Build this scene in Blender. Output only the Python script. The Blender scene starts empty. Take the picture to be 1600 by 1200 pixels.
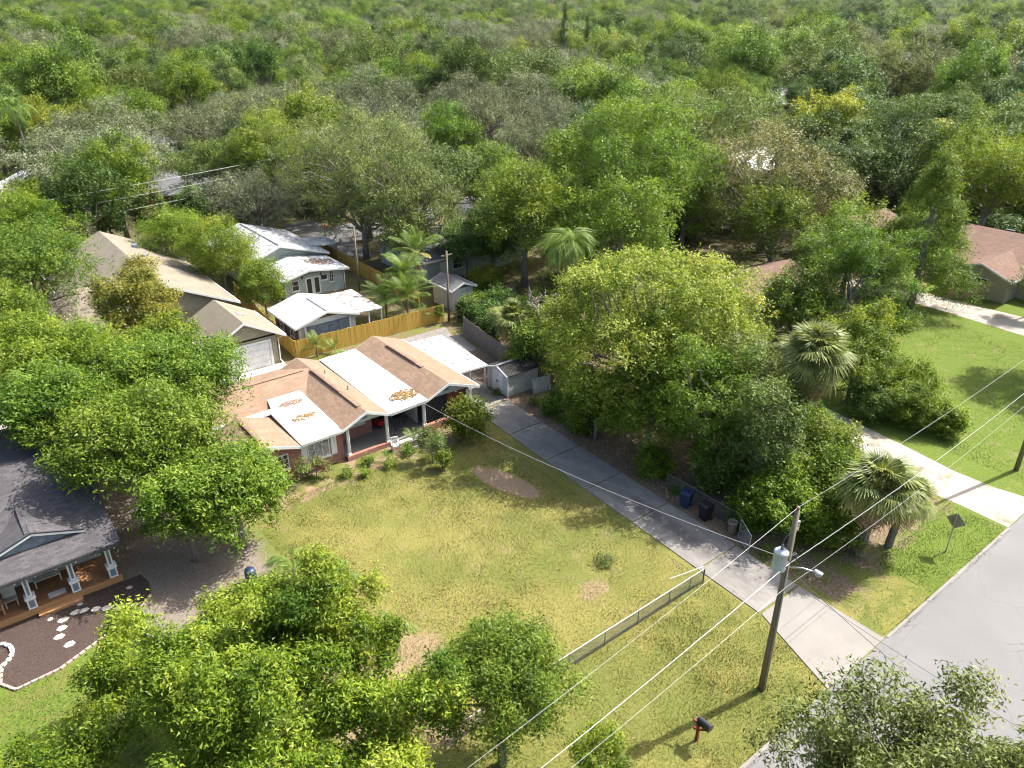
import bpy, math, random
import numpy as np
from mathutils import Vector, Matrix
R_ = math.radians
sc = bpy.context.scene
COL = sc.collection

# ------------------------------------------------------------------ camera, sky, sun
CAM = Vector((-15.64, -41.42, 28.0))
cd = bpy.data.cameras.new('camera'); cam = bpy.data.objects.new('camera', cd); COL.objects.link(cam)
cam.location = CAM; cam.rotation_euler = (R_(90-26.66), 0, R_(-38.4))
cd.sensor_width = 36; cd.lens = 36*1205/1600; cd.clip_start = .3; cd.clip_end = 12000
sc.camera = cam
w = bpy.data.worlds.new('World'); sc.world = w; w.use_nodes = True
wn = w.node_tree.nodes; wl = w.node_tree.links
bg = wn['Background']; sky = wn.new('ShaderNodeTexSky'); sky.sky_type = 'NISHITA'; sky.sun_disc = False
SUN_EL, SUN_AZ = 50.0, -10.4           # azimuth measured from +X towards +Y
sky.sun_elevation = R_(SUN_EL); sky.sun_rotation = R_(90-SUN_AZ); sky.air_density = 1.0; sky.dust_density = 4.0; sky.ozone_density = .3
wl.new(sky.outputs[0], bg.inputs[0]); bg.inputs[1].default_value = .15
sd = bpy.data.lights.new('sun', 'SUN'); sun = bpy.data.objects.new('sun', sd); COL.objects.link(sun)
sd.energy = 5.0; sd.angle = R_(.53); sd.color = (1, .965, .91)
to_sun = Vector((math.cos(R_(SUN_EL))*math.cos(R_(SUN_AZ)), math.cos(R_(SUN_EL))*math.sin(R_(SUN_AZ)), math.sin(R_(SUN_EL))))
sun.rotation_euler = to_sun.to_track_quat('Z', 'Y').to_euler(); sun.location = (40, -10, 60)
sc.view_settings.view_transform = 'Standard'; sc.view_settings.look = 'None'; sc.view_settings.gamma = 1
sc.view_settings.exposure = 1.3
sc.cycles.use_denoising = True
sc.cycles.use_adaptive_sampling = True; sc.cycles.adaptive_threshold = .02; sc.cycles.filter_width = 1.1; sc.cycles.max_bounces = 5; sc.cycles.diffuse_bounces = 3; sc.cycles.transmission_bounces = 4
sc.cycles.transparent_max_bounces = 8; sc.cycles.caustics_reflective = False; sc.cycles.caustics_refractive = False
sc.cycles.volume_bounces = 0

# ------------------------------------------------------------------ node helpers
class NT:
    def __init__(s, name):
        s.m = bpy.data.materials.new(name); s.m.use_nodes = True
        s.t = s.m.node_tree; s.n = s.t.nodes; s.l = s.t.links
        s.p = s.n['Principled BSDF']; s.out = s.n['Material Output']
    def new(s, typ, **kw):
        n = s.n.new(typ)
        for k, v in kw.items(): setattr(n, k, v)
        return n
    def put(s, sock, v):
        if isinstance(v, bpy.types.NodeSocket): s.l.new(v, sock)
        elif isinstance(v, (tuple, list)) and len(v) == 3 and sock.type == 'RGBA': sock.default_value = (*v, 1)
        else: sock.default_value = v
    def pos(s): return s.new('ShaderNodeNewGeometry').outputs['Position']
    def obj(s): return s.new('ShaderNodeTexCoord').outputs['Object']
    def rand(s): return s.new('ShaderNodeObjectInfo').outputs['Random']
    def math(s, op, a, b=0., c=None):
        n = s.new('ShaderNodeMath', operation=op); s.put(n.inputs[0], a); s.put(n.inputs[1], b)
        if c is not None: s.put(n.inputs[2], c)
        return n.outputs[0]
    def vmul(s, v, k):
        n = s.new('ShaderNodeVectorMath', operation='MULTIPLY'); s.put(n.inputs[0], v); n.inputs[1].default_value = k
        return n.outputs[0]
    def vadd(s, v, k):
        n = s.new('ShaderNodeVectorMath', operation='ADD'); s.put(n.inputs[0], v); s.put(n.inputs[1], k)
        return n.outputs[0]
    def sep(s, v):
        n = s.new('ShaderNodeSeparateXYZ'); s.put(n.inputs[0], v); return n.outputs
    def comb(s, x, y, z=0.):
        n = s.new('ShaderNodeCombineXYZ'); s.put(n.inputs[0], x); s.put(n.inputs[1], y); s.put(n.inputs[2], z); return n.outputs[0]
    def noise(s, v, scale, detail=4, rough=.55, dist=0.):
        n = s.new('ShaderNodeTexNoise'); s.put(n.inputs['Vector'], v); n.inputs['Scale'].default_value = scale
        n.inputs['Detail'].default_value = detail; n.inputs['Roughness'].default_value = rough; n.inputs['Distortion'].default_value = dist
        return n.outputs['Fac']
    def step(s, v, a, b):
        n = s.new('ShaderNodeMapRange', interpolation_type='SMOOTHSTEP'); s.put(n.inputs[0], v)
        n.inputs[1].default_value = a; n.inputs[2].default_value = b
        return n.outputs[0]
    def mix(s, f, a, b, mode='MIX'):
        n = s.new('ShaderNodeMix', data_type='RGBA', blend_type=mode, clamp_factor=True)
        s.put(n.inputs[0], f); s.put(n.inputs[6], a); s.put(n.inputs[7], b); return n.outputs[2]
    def ramp(s, f, stops):
        n = s.new('ShaderNodeValToRGB'); s.put(n.inputs[0], f); e = n.color_ramp.elements
        while len(e) < len(stops): e.new(.5)
        for el, (p, c) in zip(e, stops): el.position = p; el.color = (*c, 1)
        return n.outputs[0]
    def bump(s, h, strength=.3, dist=.02):
        n = s.new('ShaderNodeBump'); s.put(n.inputs['Height'], h); n.inputs['Strength'].default_value = strength
        n.inputs['Distance'].default_value = dist; s.l.new(n.outputs[0], s.p.inputs['Normal'])
    def fin(s, col, rough=.8, spec=.3, metal=0.):
        s.put(s.p.inputs['Base Color'], col); s.put(s.p.inputs['Roughness'], rough)
        s.p.inputs['Specular IOR Level'].default_value = spec; s.p.inputs['Metallic'].default_value = metal
        return s.m
def box_mask(t, x, y, u0, u1, v0, v1, soft):
    m = t.math('MULTIPLY', t.step(x, u0-soft, u0+soft), t.step(x, u1+soft, u1-soft))
    m2 = t.math('MULTIPLY', t.step(y, v0-soft, v0+soft), t.step(y, v1+soft, v1-soft))
    return t.math('MULTIPLY', m, m2)
def ell_mask(t, x, y, cx, cy, rx, ry, lo=.75, hi=1.15):
    a = t.math('DIVIDE', t.math('SUBTRACT', x, cx), rx); b = t.math('DIVIDE', t.math('SUBTRACT', y, cy), ry)
    d = t.math('SQRT', t.math('ADD', t.math('MULTIPLY', a, a), t.math('MULTIPLY', b, b)))
    return t.step(d, hi, lo)
M = {}
def plain(name, c, rough=.6, spec=.3, metal=0., var=.12, scale=2.5, bump=0., bscale=30):
    t = NT(name); v = t.obj()
    n = t.noise(v, scale, 5, .6)
    dark = tuple(k*(1-var*2) for k in c); light = tuple(min(1, k*(1+var)) for k in c)
    col = t.ramp(n, [(.3, dark), (.7, light)])
    if bump: t.bump(t.noise(v, bscale, 3), bump, .01)
    M[name] = t.fin(col, rough, spec, metal); return M[name]
plain('white_paint', (.66, .66, .64), .5, var=.07)
plain('off_white', (.48, .48, .45), .6, var=.1)
plain('tan_stucco', (.30, .27, .19), .85, var=.06, bump=.2)
plain('sage_siding', (.34, .385, .355), .7, var=.06)
plain('teal_wall', (.12, .30, .30), .8)
plain('peach_brick', (.42, .22, .12), .85, var=.15, scale=4)
plain('brown_sheathing', (.22, .13, .08), .85, var=.4, scale=2)
plain('foam_board', (.16, .19, .22), .6, var=.2, scale=3)
plain('galvanised', (.45, .46, .47), .38, .5, .7, var=.12, scale=5)
plain('dull_steel', (.20, .205, .21), .5, .5, .5)
plain('dark_metal', (.05, .05, .055), .5)
plain('wire_bare', (.30, .30, .29), .45, .5, .4, var=.05)
plain('wire_dark', (.10, .10, .10), .6)
plain('transformer_grey', (.36, .41, .45), .4, .5, 0, var=.06)
plain('ceramic', (.25, .14, .10), .3)
plain('black_plastic', (.012, .013, .016), .42, .5)
plain('blue_plastic', (.012, .03, .075), .42, .5)
plain('taupe_plastic', (.24, .19, .16), .6)
plain('red_paint', (.16, .028, .02), .5, var=.2)
plain('red_fabric', (.5, .015, .02), .7)
plain('red_stain', (.22, .07, .045), .7, var=.3, scale=6)
plain('mulch', (.07, .05, .042), .95, .1, var=.65, scale=26, bump=.8, bscale=40)
plain('flagstone', (.46, .43, .39), .85, var=.16, scale=3, bump=.3)
plain('terracotta_edge', (.50, .36, .28), .85, var=.25, scale=5)
plain('dark_interior', (.03, .028, .026), .9, .1)
plain('curtain', (.42, .40, .37), .9, var=.4, scale=5)
plain('screen_mesh', (.035, .037, .04), .8, .2)
plain('sign_back', (.27, .25, .19), .5, .4, .3, var=.2)
plain('cream_cloth', (.5, .49, .40), .85)
plain('dead_wood', (.24, .20, .17), .9, var=.3, scale=6)
plain('orange_cone', (.7, .12, .03), .6)
plain('yellow_panel', (.75, .45, .03), .6, var=.3, scale=8)

def brick_mat(name, c1, c2, mortar, plane):
    t = NT(name); x, y, z = t.sep(t.obj())
    b = t.new('ShaderNodeTexBrick'); t.put(b.inputs['Vector'], t.comb(x if plane == 'v' else y, z))
    b.inputs['Scale'].default_value = 1; b.inputs['Brick Width'].default_value = .22; b.inputs['Row Height'].default_value = .075
    b.inputs['Mortar Size'].default_value = .008; t.put(b.inputs['Color1'], c1); t.put(b.inputs['Color2'], c2); t.put(b.inputs['Mortar'], mortar)
    n = t.noise(t.obj(), 1.6, 5)
    col = t.mix(t.math('MULTIPLY', n, .5), b.outputs[0], (.20, .10, .08))
    t.bump(b.outputs[1], -.3, .01); M[name] = t.fin(col, .85)
brick_mat('brick_front', (.36, .15, .11), (.30, .115, .085), (.33, .22, .18), 'v')
brick_mat('brick_side', (.36, .15, .11), (.30, .115, .085), (.33, .22, .18), 'u')

def shingle(name, c, ridge, var=.22, row=.145):
    t = NT(name); x, y, z = t.sep(t.pos())
    b = t.new('ShaderNodeTexBrick')
    t.put(b.inputs['Vector'], t.comb(y, t.math('MULTIPLY', x, 1.1)) if ridge == 'v' else t.comb(x, t.math('MULTIPLY', y, 1.06)))
    b.inputs['Scale'].default_value = 1; b.inputs['Brick Width'].default_value = .34; b.inputs['Row Height'].default_value = row
    b.inputs['Mortar Size'].default_value = .009; b.inputs['Mortar Smooth'].default_value = .3; b.inputs['Bias'].default_value = 0
    t.put(b.inputs['Color1'], tuple(k*(1+var) for k in c)); t.put(b.inputs['Color2'], tuple(k*(1-var) for k in c)); t.put(b.inputs['Mortar'], tuple(k*.55 for k in c))
    n = t.noise(t.pos(), .7, 6, .65); n2 = t.noise(t.vmul(t.pos(), (1, 1, 1)), 9, 3)
    col = t.mix(t.step(n, .35, .75), b.outputs[0], tuple(k*.72 for k in c))
    col = t.mix(t.math('MULTIPLY', n2, .35), col, tuple(k*1.35 for k in c))
    t.bump(b.outputs[1], -.35, .012); M[name] = t.fin(col, .9, .15)
for r in 'uv':
    shingle('shingle_pink_'+r, (.215, .145, .10), r)
    shingle('shingle_taupe_'+r, (.19, .165, .125), r, .08)
    shingle('shingle_brown_'+r, (.145, .092, .07), r)
    shingle('shingle_grey_'+r, (.12, .122, .125), r, .12)
shingle('shingle_dark_u', (.072, .067, .07), 'u', .35)
shingle('shingle_black_v', (.032, .03, .03), 'v', .3)
def membrane(name, dirt, amount):
    t = NT(name); p = t.pos()
    n = t.noise(p, .5, 6, .6); n2 = t.noise(p, 2.2, 6, .7)
    col = t.ramp(n2, [(.25, (.52, .52, .51)), (.6, (.64, .64, .63))])
    col = t.mix(t.math('MULTIPLY', t.step(n, .62-amount*.35, .80-amount*.3), t.step(n2, .38, .6)), col, dirt)
    M[name] = t.fin(col, .55, .3)
membrane('membrane_clean', (.55, .53, .50), .1)
membrane('membrane_worn', (.22, .22, .225), .6)
membrane('membrane_rusty', (.15, .085, .06), .85)
membrane('membrane_grey', (.15, .155, .165), .9)
def litter(name, c1, c2):
    t = NT(name); n = t.noise(t.pos(), 7, 4, .7)
    M[name] = t.fin(t.ramp(n, [(.3, c1), (.7, c2)]), .9, .1)
litter('leaf_litter_gold', (.10, .06, .025), (.30, .20, .08))
litter('leaf_litter_brown', (.12, .08, .06), (.30, .21, .16))

def wood_mat(name, c, axis, var=.3, gap=0):
    t = NT(name); v = t.obj(); k = {'x': (.6, 9, 9), 'y': (9, .6, 9), 'z': (9, 9, .6)}[axis]
    n = t.noise(t.vmul(v, k), 1.6, 5, .6); n2 = t.noise(v, .8, 4)
    col = t.ramp(n, [(.25, tuple(q*(1-var) for q in c)), (.75, tuple(q*(1+var*.6) for q in c))])
    col = t.mix(t.step(n2, .45, .75), col, tuple(q*.7 for q in c))
    r = t.rand(); col = t.mix(t.math('MULTIPLY', r, .35), col, tuple(q*.62 for q in c))
    M[name] = t.fin(col, .8, .2)
wood_mat('fence_yellow', (.50, .325, .07), 'z', .14)
wood_mat('fence_grey', (.20, .165, .14), 'z')
wood_mat('fence_tan', (.30, .21, .13), 'z')
wood_mat('deck_wood', (.25, .125, .06), 'y', .25)
wood_mat('step_wood', (.40, .22, .10), 'x', .25)
wood_mat('pole_wood', (.19, .16, .105), 'z', .45)
wood_mat('picket_white', (.52, .53, .54), 'z', .2)
def bark(name, c):
    t = NT(name); v = t.obj(); n = t.noise(t.vmul(v, (6, 6, 1.2)), 2, 5, .7)
    t.bump(n, .6, .03); M[name] = t.fin(t.ramp(n, [(.3, tuple(k*.45 for k in c)), (.7, c)]), .95, .1)
bark('bark_grey', (.26, .23, .20)); bark('bark_brown', (.17, .13, .10)); bark('bark_pale', (.36, .32, .27)); bark('palm_trunk', (.22, .19, .15))
def glass(name, c=(.02, .025, .03)):
    t = NT(name); M[name] = t.fin(c, .08, .6)
glass('glass_dark'); glass('bulb', (.8, .78, .7))
def metal_roof(name, axis):
    t = NT(name); x, y, z = t.sep(t.pos()); n = t.noise(t.pos(), 1.1, 5, .65)
    col = t.mix(t.step(n, .52, .72), (.38, .38, .37), (.16, .16, .155)); M[name] = t.fin(col, .45, .4)
metal_roof('carport_metal', 'u')

def leafmat(name, dark, mid, light, trans=.32, hue=.03, val=.35, rough=.5):
    t = NT(name); a = t.new('ShaderNodeAttribute', attribute_name='tint').outputs['Fac']
    col = t.ramp(a, [(.0, dark), (.5, mid), (1., light)])
    r = t.rand(); hs = t.new('ShaderNodeHueSaturation')
    t.put(hs.inputs['Hue'], t.math('ADD', .5-hue/2, t.math('MULTIPLY', r, hue)))
    r2 = t.math('FRACT', t.math('MULTIPLY', r, 7.31))
    t.put(hs.inputs['Value'], t.math('ADD', 1-val/2, t.math('MULTIPLY', r2, val))); t.put(hs.inputs['Color'], col)
    c = hs.outputs[0]; t.fin(c, rough, .22)
    tr = t.new('ShaderNodeBsdfTranslucent'); t.put(tr.inputs[0], t.mix(.5, c, t.mix(1., c, (1.5, 1.35, .5), 'MULTIPLY')))
    mx = t.new('ShaderNodeMixShader'); mx.inputs[0].default_value = trans
    t.l.new(t.p.outputs[0], mx.inputs[1]); t.l.new(tr.outputs[0], mx.inputs[2]); t.l.new(mx.outputs[0], t.out.inputs[0])
    M[name] = t.m
leafmat('leaf_lime', (.042, .09, .004), (.13, .20, .011), (.27, .315, .035), trans=.4, val=.15, hue=.01)
leafmat('leaf_camphor', (.06, .11, .007), (.175, .235, .024), (.35, .37, .085), trans=.42, val=.1, hue=.01)
leafmat('leaf_green', (.035, .075, .004), (.105, .178, .012), (.22, .285, .04), trans=.40)
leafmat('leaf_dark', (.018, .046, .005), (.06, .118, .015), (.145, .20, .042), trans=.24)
leafmat('leaf_oak', (.042, .056, .02), (.125, .148, .066), (.25, .27, .155), trans=.2, hue=.02)
leafmat('leaf_olive', (.035, .062, .009), (.11, .155, .03), (.22, .262, .078), trans=.26)
leafmat('leaf_magnolia', (.04, .06, .01), (.115, .135, .036), (.29, .26, .12), trans=.25, val=.1)
leafmat('leaf_amber', (.08, .10, .012), (.17, .175, .022), (.30, .245, .04), val=.1)
leafmat('leaf_yellow', (.10, .14, .010), (.20, .235, .018), (.30, .32, .045), hue=.01, val=.15)
leafmat('frond_sabal', (.045, .07, .010), (.115, .15, .032), (.22, .25, .075), trans=.3, val=.25)
leafmat('frond_green', (.06, .11, .018), (.115, .19, .034), (.21, .28, .07), val=.25)
leafmat('frond_dead', (.16, .11, .06), (.27, .19, .10), (.36, .27, .16), trans=.15)
leafmat('frond_gold', (.16, .14, .04), (.27, .22, .07), (.36, .30, .12), trans=.2)
leafmat('petal_pink', (.45, .04, .13), (.6, .06, .2), (.7, .12, .3), val=.1)
leafmat('moss_grey', (.12, .12, .09), (.19, .19, .15), (.27, .26, .22), trans=.15)
leafmat('grass_blade', (.085, .095, .02), (.168, .16, .042), (.26, .235, .088), trans=.2, val=0, hue=0)
leafmat('grass_lush', (.05, .09, .012), (.09, .14, .022), (.15, .185, .045), trans=.2, val=0, hue=0)

# ground colours -------------------------------------------------------------
t = NT('earth'); p = t.pos(); n = t.noise(p, .06, 6); n2 = t.noise(p, 1.3, 6, .65)
M['earth'] = t.fin(t.mix(t.step(n2, .4, .62), t.mix(n, (.055, .075, .022), (.085, .095, .03)), (.12, .095, .065)), .95, .1)
t = NT('lawn'); p = t.pos(); X, Y, Z = t.sep(p)
nb = t.noise(p, .16, 5, .6); nm = t.noise(p, .75, 6, .62); nf = t.noise(p, 8, 5, .75); nff = t.noise(p, 30, 3, .7)
wob = t.math('MULTIPLY', t.math('SUBTRACT', nm, .5), 3.2)
xw = t.math('ADD', X, wob); yw = t.math('ADD', Y, t.math('MULTIPLY', t.math('SUBTRACT', t.noise(t.vadd(p, (37., 11., 0)), .8, 5), .5), 3.2))
dry = t.ramp(nf, [(.28, (.11, .102, .024)), (.5, (.178, .162, .046)), (.72, (.26, .225, .086))])
green = t.ramp(nf, [(.28, (.07, .082, .018)), (.5, (.115, .128, .03)), (.72, (.18, .178, .058))])
lush = t.ramp(nf, [(.28, (.055, .09, .013)), (.5, (.096, .135, .022)), (.72, (.15, .175, .042))])
soil = t.ramp(nf, [(.28, (.165, .112, .066)), (.5, (.24, .168, .108)), (.72, (.32, .235, .165))])
sand = t.ramp(nf, [(.28, (.11, .09, .07)), (.5, (.18, .15, .12)), (.72, (.26, .22, .185))])
leafl = t.ramp(nf, [(.25, (.075, .055, .035)), (.5, (.15, .11, .075)), (.75, (.28, .21, .15))])
c = t.mix(t.step(nb, .40, .62), dry, green)
c = t.mix(t.math('MULTIPLY', t.step(nm, .56, .72), .55), c, soil)
c = t.mix(box_mask(t, xw, yw, -60, 12.2, -31, -22.8, 1.0), c, t.mix(t.step(nm, .35, .6), c, green))
c = t.mix(box_mask(t, xw, yw, -60, -4.5, -40, 9, 1.2), c, t.mix(t.step(nm, .46, .56), lush, green))
c = t.mix(box_mask(t, xw, yw, -12.3, -5.2, -9.5, 12, .7), c, sand)
c = t.mix(t.math('MULTIPLY', ell_mask(t, xw, yw, -4, -18.5, 3.2, 4.2), .8), c, soil)
c = t.mix(box_mask(t, xw, yw, 16.2, 30, -28.3, 10, .7), c, leafl)
c = t.mix(t.math('MULTIPLY', box_mask(t, xw, yw, 15.5, 21, -30.8, -23, .8), t.step(nm, .45, .55)), c, green)
c = t.mix(box_mask(t, xw, yw, 20.8, 32, -31, -27.2, .7), c, lush)
c = t.mix(box_mask(t, xw, yw, 30, 120, -31, -7, 1.0), c, t.mix(t.math('MULTIPLY', t.step(nm, .55, .7), .4), lush, soil))
c = t.mix(box_mask(t, xw, yw, -4.5, 13.6, -2.4, 1, .5), c, t.mix(t.step(nm, .42, .55), soil, green))
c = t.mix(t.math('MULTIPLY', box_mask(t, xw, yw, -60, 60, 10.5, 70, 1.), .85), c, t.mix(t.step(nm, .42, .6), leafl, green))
c = t.mix(ell_mask(t, t.math('ADD', t.math('MULTIPLY', t.math('SUBTRACT', xw, X), .28), t.math('ADD', X, t.math('MULTIPLY', Y, .22))), t.math('ADD', Y, t.math('MULTIPLY', wob, .25)), 8.05, -8.5, .95, 2.75, .8, 1.1), c, soil)
c = t.mix(t.math('MULTIPLY', ell_mask(t, xw, yw, 7.3, -19.6, 1.0, .9, .3, 1.2), .7), c, soil)
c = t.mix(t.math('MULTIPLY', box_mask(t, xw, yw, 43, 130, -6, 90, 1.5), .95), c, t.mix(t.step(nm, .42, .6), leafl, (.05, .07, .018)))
c = t.mix(t.math('MULTIPLY', nff, .25), c, t.mix(1., c, (.5, .5, .45), 'MULTIPLY'))
t.bump(t.math('ADD', nf, nff), .6, .04); M['lawn'] = t.fin(c, .95, .1)

t = NT('asphalt'); p = t.pos(); nb = t.noise(p, .22, 5, .6); nf = t.noise(p, 45, 3, .8); nm = t.noise(p, 1.4, 5, .6)
c = t.ramp(nb, [(.3, (.115, .111, .108)), (.7, (.15, .145, .142))])
c = t.mix(t.math('MULTIPLY', t.step(nm, .55, .75), .3), c, (.115, .11, .107))
c = t.mix(t.math('MULTIPLY', nf, .4), c, (.18, .176, .172))
vo = t.new('ShaderNodeTexVoronoi', feature='DISTANCE_TO_EDGE'); vo.inputs['Scale'].default_value = .42
dn = t.new('ShaderNodeTexNoise'); dn.inputs['Scale'].default_value = 1.3; dn.inputs['Detail'].default_value = 5; t.put(dn.inputs['Vector'], p)
t.put(vo.inputs['Vector'], t.vadd(p, t.vmul(dn.outputs['Color'], (.9, .9, 0))))
crack = t.math('MULTIPLY', t.step(vo.outputs[0], .008, .002), t.step(nb, .42, .58))
c = t.mix(t.math('MULTIPLY', crack, .6), c, (.06, .058, .056))
for sx, sy, r1, r2 in ((17.2, -34.2, .28, .16), (18.0, -34.6, .2, .12), (29.5, -36.5, .8, .5), (26.5, -37, .5, .3)):
    X, Y, Z = t.sep(p); c = t.mix(t.math('MULTIPLY', ell_mask(t, X, Y, sx, sy, r1, r2, .4, 1.2), .5), c, (.07, .068, .065))
t.bump(nf, .4, .006); M['asphalt'] = t.fin(c, .9, .25)

t = NT('concrete'); p = t.pos(); X, Y, Z = t.sep(p)
nb = t.noise(p, .45, 6, .65); nf = t.noise(p, 22, 4, .75); nm = t.noise(t.vmul(p, (1, .45, 1)), 1.5, 6, .65)
c = t.ramp(nb, [(.3, (.15, .137, .12)), (.7, (.205, .19, .168))])
grime = t.math('MULTIPLY', t.step(nm, .40, .60), t.step(Y, -27.2, -24.5))
c = t.mix(t.math('MULTIPLY', grime, .8), c, (.115, .108, .10))
cen = t.math('ABSOLUTE', t.math('SUBTRACT', X, t.math('ADD', 14.75, t.math('MULTIPLY', t.math('ADD', Y, 15), .03))))
oil = t.math('MULTIPLY', t.step(cen, .95, .15), t.math('MULTIPLY', t.step(Y, -25.6, -22), t.step(Y, -11.5, -17)))
c = t.mix(t.math('MULTIPLY', oil, t.step(t.noise(p, 1.6, 5), .3, .55)), c, (.045, .044, .045))
c = t.mix(t.math('MULTIPLY', nf, .25), c, (.34, .32, .29))
c = t.mix(t.math('MULTIPLY', t.rand(), .15), c, (.15, .14, .13))
t.bump(nf, .3, .006); M['concrete'] = t.fin(c, .85, .2)
t = NT('concrete_pale'); p = t.pos(); nb = t.noise(p, .8, 6, .65)
M['concrete_pale'] = t.fin(t.ramp(nb, [(.3, (.30, .285, .255)), (.65, (.42, .40, .37))]), .85, .2)
t = NT('gravel'); p = t.pos(); nb = t.noise(p, .6, 6, .65); nf = t.noise(p, 28, 3, .8)
c = t.mix(t.step(nb, .5, .72), t.ramp(nf, [(.3, (.20, .18, .15)), (.7, (.38, .35, .31))]), (.15, .13, .08))
t.bump(nf, .6, .02); M['gravel'] = t.fin(c, .95, .1)

# ------------------------------------------------------------------ mesh helpers
class MB:
    def __init__(s): s.v = []; s.f = []
    def add(s, vs, fs):
        k = len(s.v); s.v += [tuple(q) for q in vs]; s.f += [tuple(i+k for i in f) for f in fs]; return s
    def box(s, x0, x1, y0, y1, z0, z1):
        return s.add([(x0,y0,z0),(x1,y0,z0),(x1,y1,z0),(x0,y1,z0),(x0,y0,z1),(x1,y0,z1),(x1,y1,z1),(x0,y1,z1)],
                     [(0,3,2,1),(4,5,6,7),(0,1,5,4),(1,2,6,5),(2,3,7,6),(3,0,4,7)])
    def slab(s, pts, th):                          # sheet of any outline, thickness downwards
        n = len(pts); lo = [(p[0], p[1], p[2]-th) for p in pts]
        return s.add(list(pts)+lo, [tuple(range(n)), tuple(range(2*n-1, n-1, -1))]+[(i, i+n, (i+1) % n+n, (i+1) % n) for i in range(n)])
    def prism(s, pts, d):                          # outline pushed along vector d
        n = len(pts); hi = [(p[0]+d[0], p[1]+d[1], p[2]+d[2]) for p in pts]
        return s.add(list(pts)+hi, [tuple(range(n-1, -1, -1)), tuple(range(n, 2*n))]+[(i, (i+1) % n, (i+1) % n+n, i+n) for i in range(n)])
    def beam(s, a, b, w, h, up=(0, 0, 1)):
        a = Vector(a); b = Vector(b); d = (b-a).normalized(); up = Vector(up)
        if abs(d.dot(up)) > .98: up = Vector((1, 0, 0))
        sx = d.cross(up).normalized()*w/2; sz = sx.cross(d).normalized()*h/2
        q = [a-sx-sz, a+sx-sz, a+sx+sz, a-sx+sz, b-sx-sz, b+sx-sz, b+sx+sz, b-sx+sz]
        return s.add(q, [(0,1,2,3),(7,6,5,4),(0,4,5,1),(1,5,6,2),(2,6,7,3),(3,7,4,0)])
    def tube(s, pts, rad, n=6, cap=True):
        pts = [Vector(p) for p in pts]; rad = rad if hasattr(rad, '__len__') else [rad]*len(pts); k = len(s.v)
        ref = Vector((.13, .97, .2))
        for i, p in enumerate(pts):
            d = (pts[min(i+1, len(pts)-1)]-pts[max(i-1, 0)]).normalized()
            a = d.cross(ref)
            if a.length < .1: a = d.cross(Vector((1, 0, 0)))
            a.normalize(); b = d.cross(a)
            for j in range(n):
                th = 2*math.pi*j/n; s.v.append(tuple(p+(a*math.cos(th)+b*math.sin(th))*rad[i]))
        for i in range(len(pts)-1):
            for j in range(n):
                s.f.append((k+i*n+j, k+i*n+(j+1) % n, k+(i+1)*n+(j+1) % n, k+(i+1)*n+j))
        if cap:
            s.f.append(tuple(k+j for j in range(n-1, -1, -1))); s.f.append(tuple(k+(len(pts)-1)*n+j for j in range(n)))
        return s
    def lathe(s, prof, c=(0, 0, 0), n=16):         # profile of (radius, z)
        k = len(s.v)
        for r, z in prof:
            for j in range(n):
                th = 2*math.pi*j/n; s.v.append((c[0]+r*math.cos(th), c[1]+r*math.sin(th), c[2]+z))
        for i in range(len(prof)-1):
            for j in range(n): s.f.append((k+i*n+j, k+i*n+(j+1) % n, k+(i+1)*n+(j+1) % n, k+(i+1)*n+j))
        s.f.append(tuple(k+j for j in range(n-1, -1, -1))); s.f.append(tuple(k+(len(prof)-1)*n+j for j in range(n)))
        return s
    def mesh(s, name, mat, off=(0, 0, 0), smooth=False):
        me = bpy.data.meshes.new(name); o = Vector(off)
        me.from_pydata([(a-o[0], b-o[1], c-o[2]) for a, b, c in s.v], [], s.f); me.materials.append(M[mat])
        if smooth: me.polygons.foreach_set('use_smooth', [True]*len(me.polygons))
        me.update(); return me
ROOT = {}
def setp(o, label=None, cat=None, group=None, kind=None):
    if label: o['label'] = label
    if cat: o['category'] = cat
    if group: o['group'] = group
    if kind: o['kind'] = kind
    return o
def thing(name, label, cat, loc=(0, 0, 0), group=None):
    o = bpy.data.objects.new(name, None); o.empty_display_size = .3; COL.objects.link(o); o.location = loc
    ROOT[o.name] = Vector(loc); return setp(o, label, cat, group)
def part(parent, name, mb, mat, smooth=False, label=None, kind=None):
    off = ROOT[parent.name]; me = mb.mesh(name, mat, off, smooth) if isinstance(mb, MB) else mb
    o = bpy.data.objects.new(name, me); COL.objects.link(o); o.parent = parent; ROOT[o.name] = off
    return setp(o, label, kind=kind)
def single(name, mb, mat, label, cat, group=None, loc=(0, 0, 0), smooth=False, kind=None):
    o = bpy.data.objects.new(name, mb.mesh(name, mat, loc, smooth)); COL.objects.link(o); o.location = loc
    ROOT[o.name] = Vector(loc); return setp(o, label, cat, group, kind)
def struct(name, mb, mat):
    o = bpy.data.objects.new(name, mb.mesh(name, mat)); COL.objects.link(o); o['kind'] = 'structure'; ROOT[o.name] = Vector((0, 0, 0)); return o
def place(parent, name, me, loc, rot=(0, 0, 0), scale=(1, 1, 1)):      # a piece that shares mesh data
    o = bpy.data.objects.new(name, me); COL.objects.link(o); o.parent = parent
    o.location = loc; o.rotation_euler = rot; o.scale = scale; return o

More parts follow.
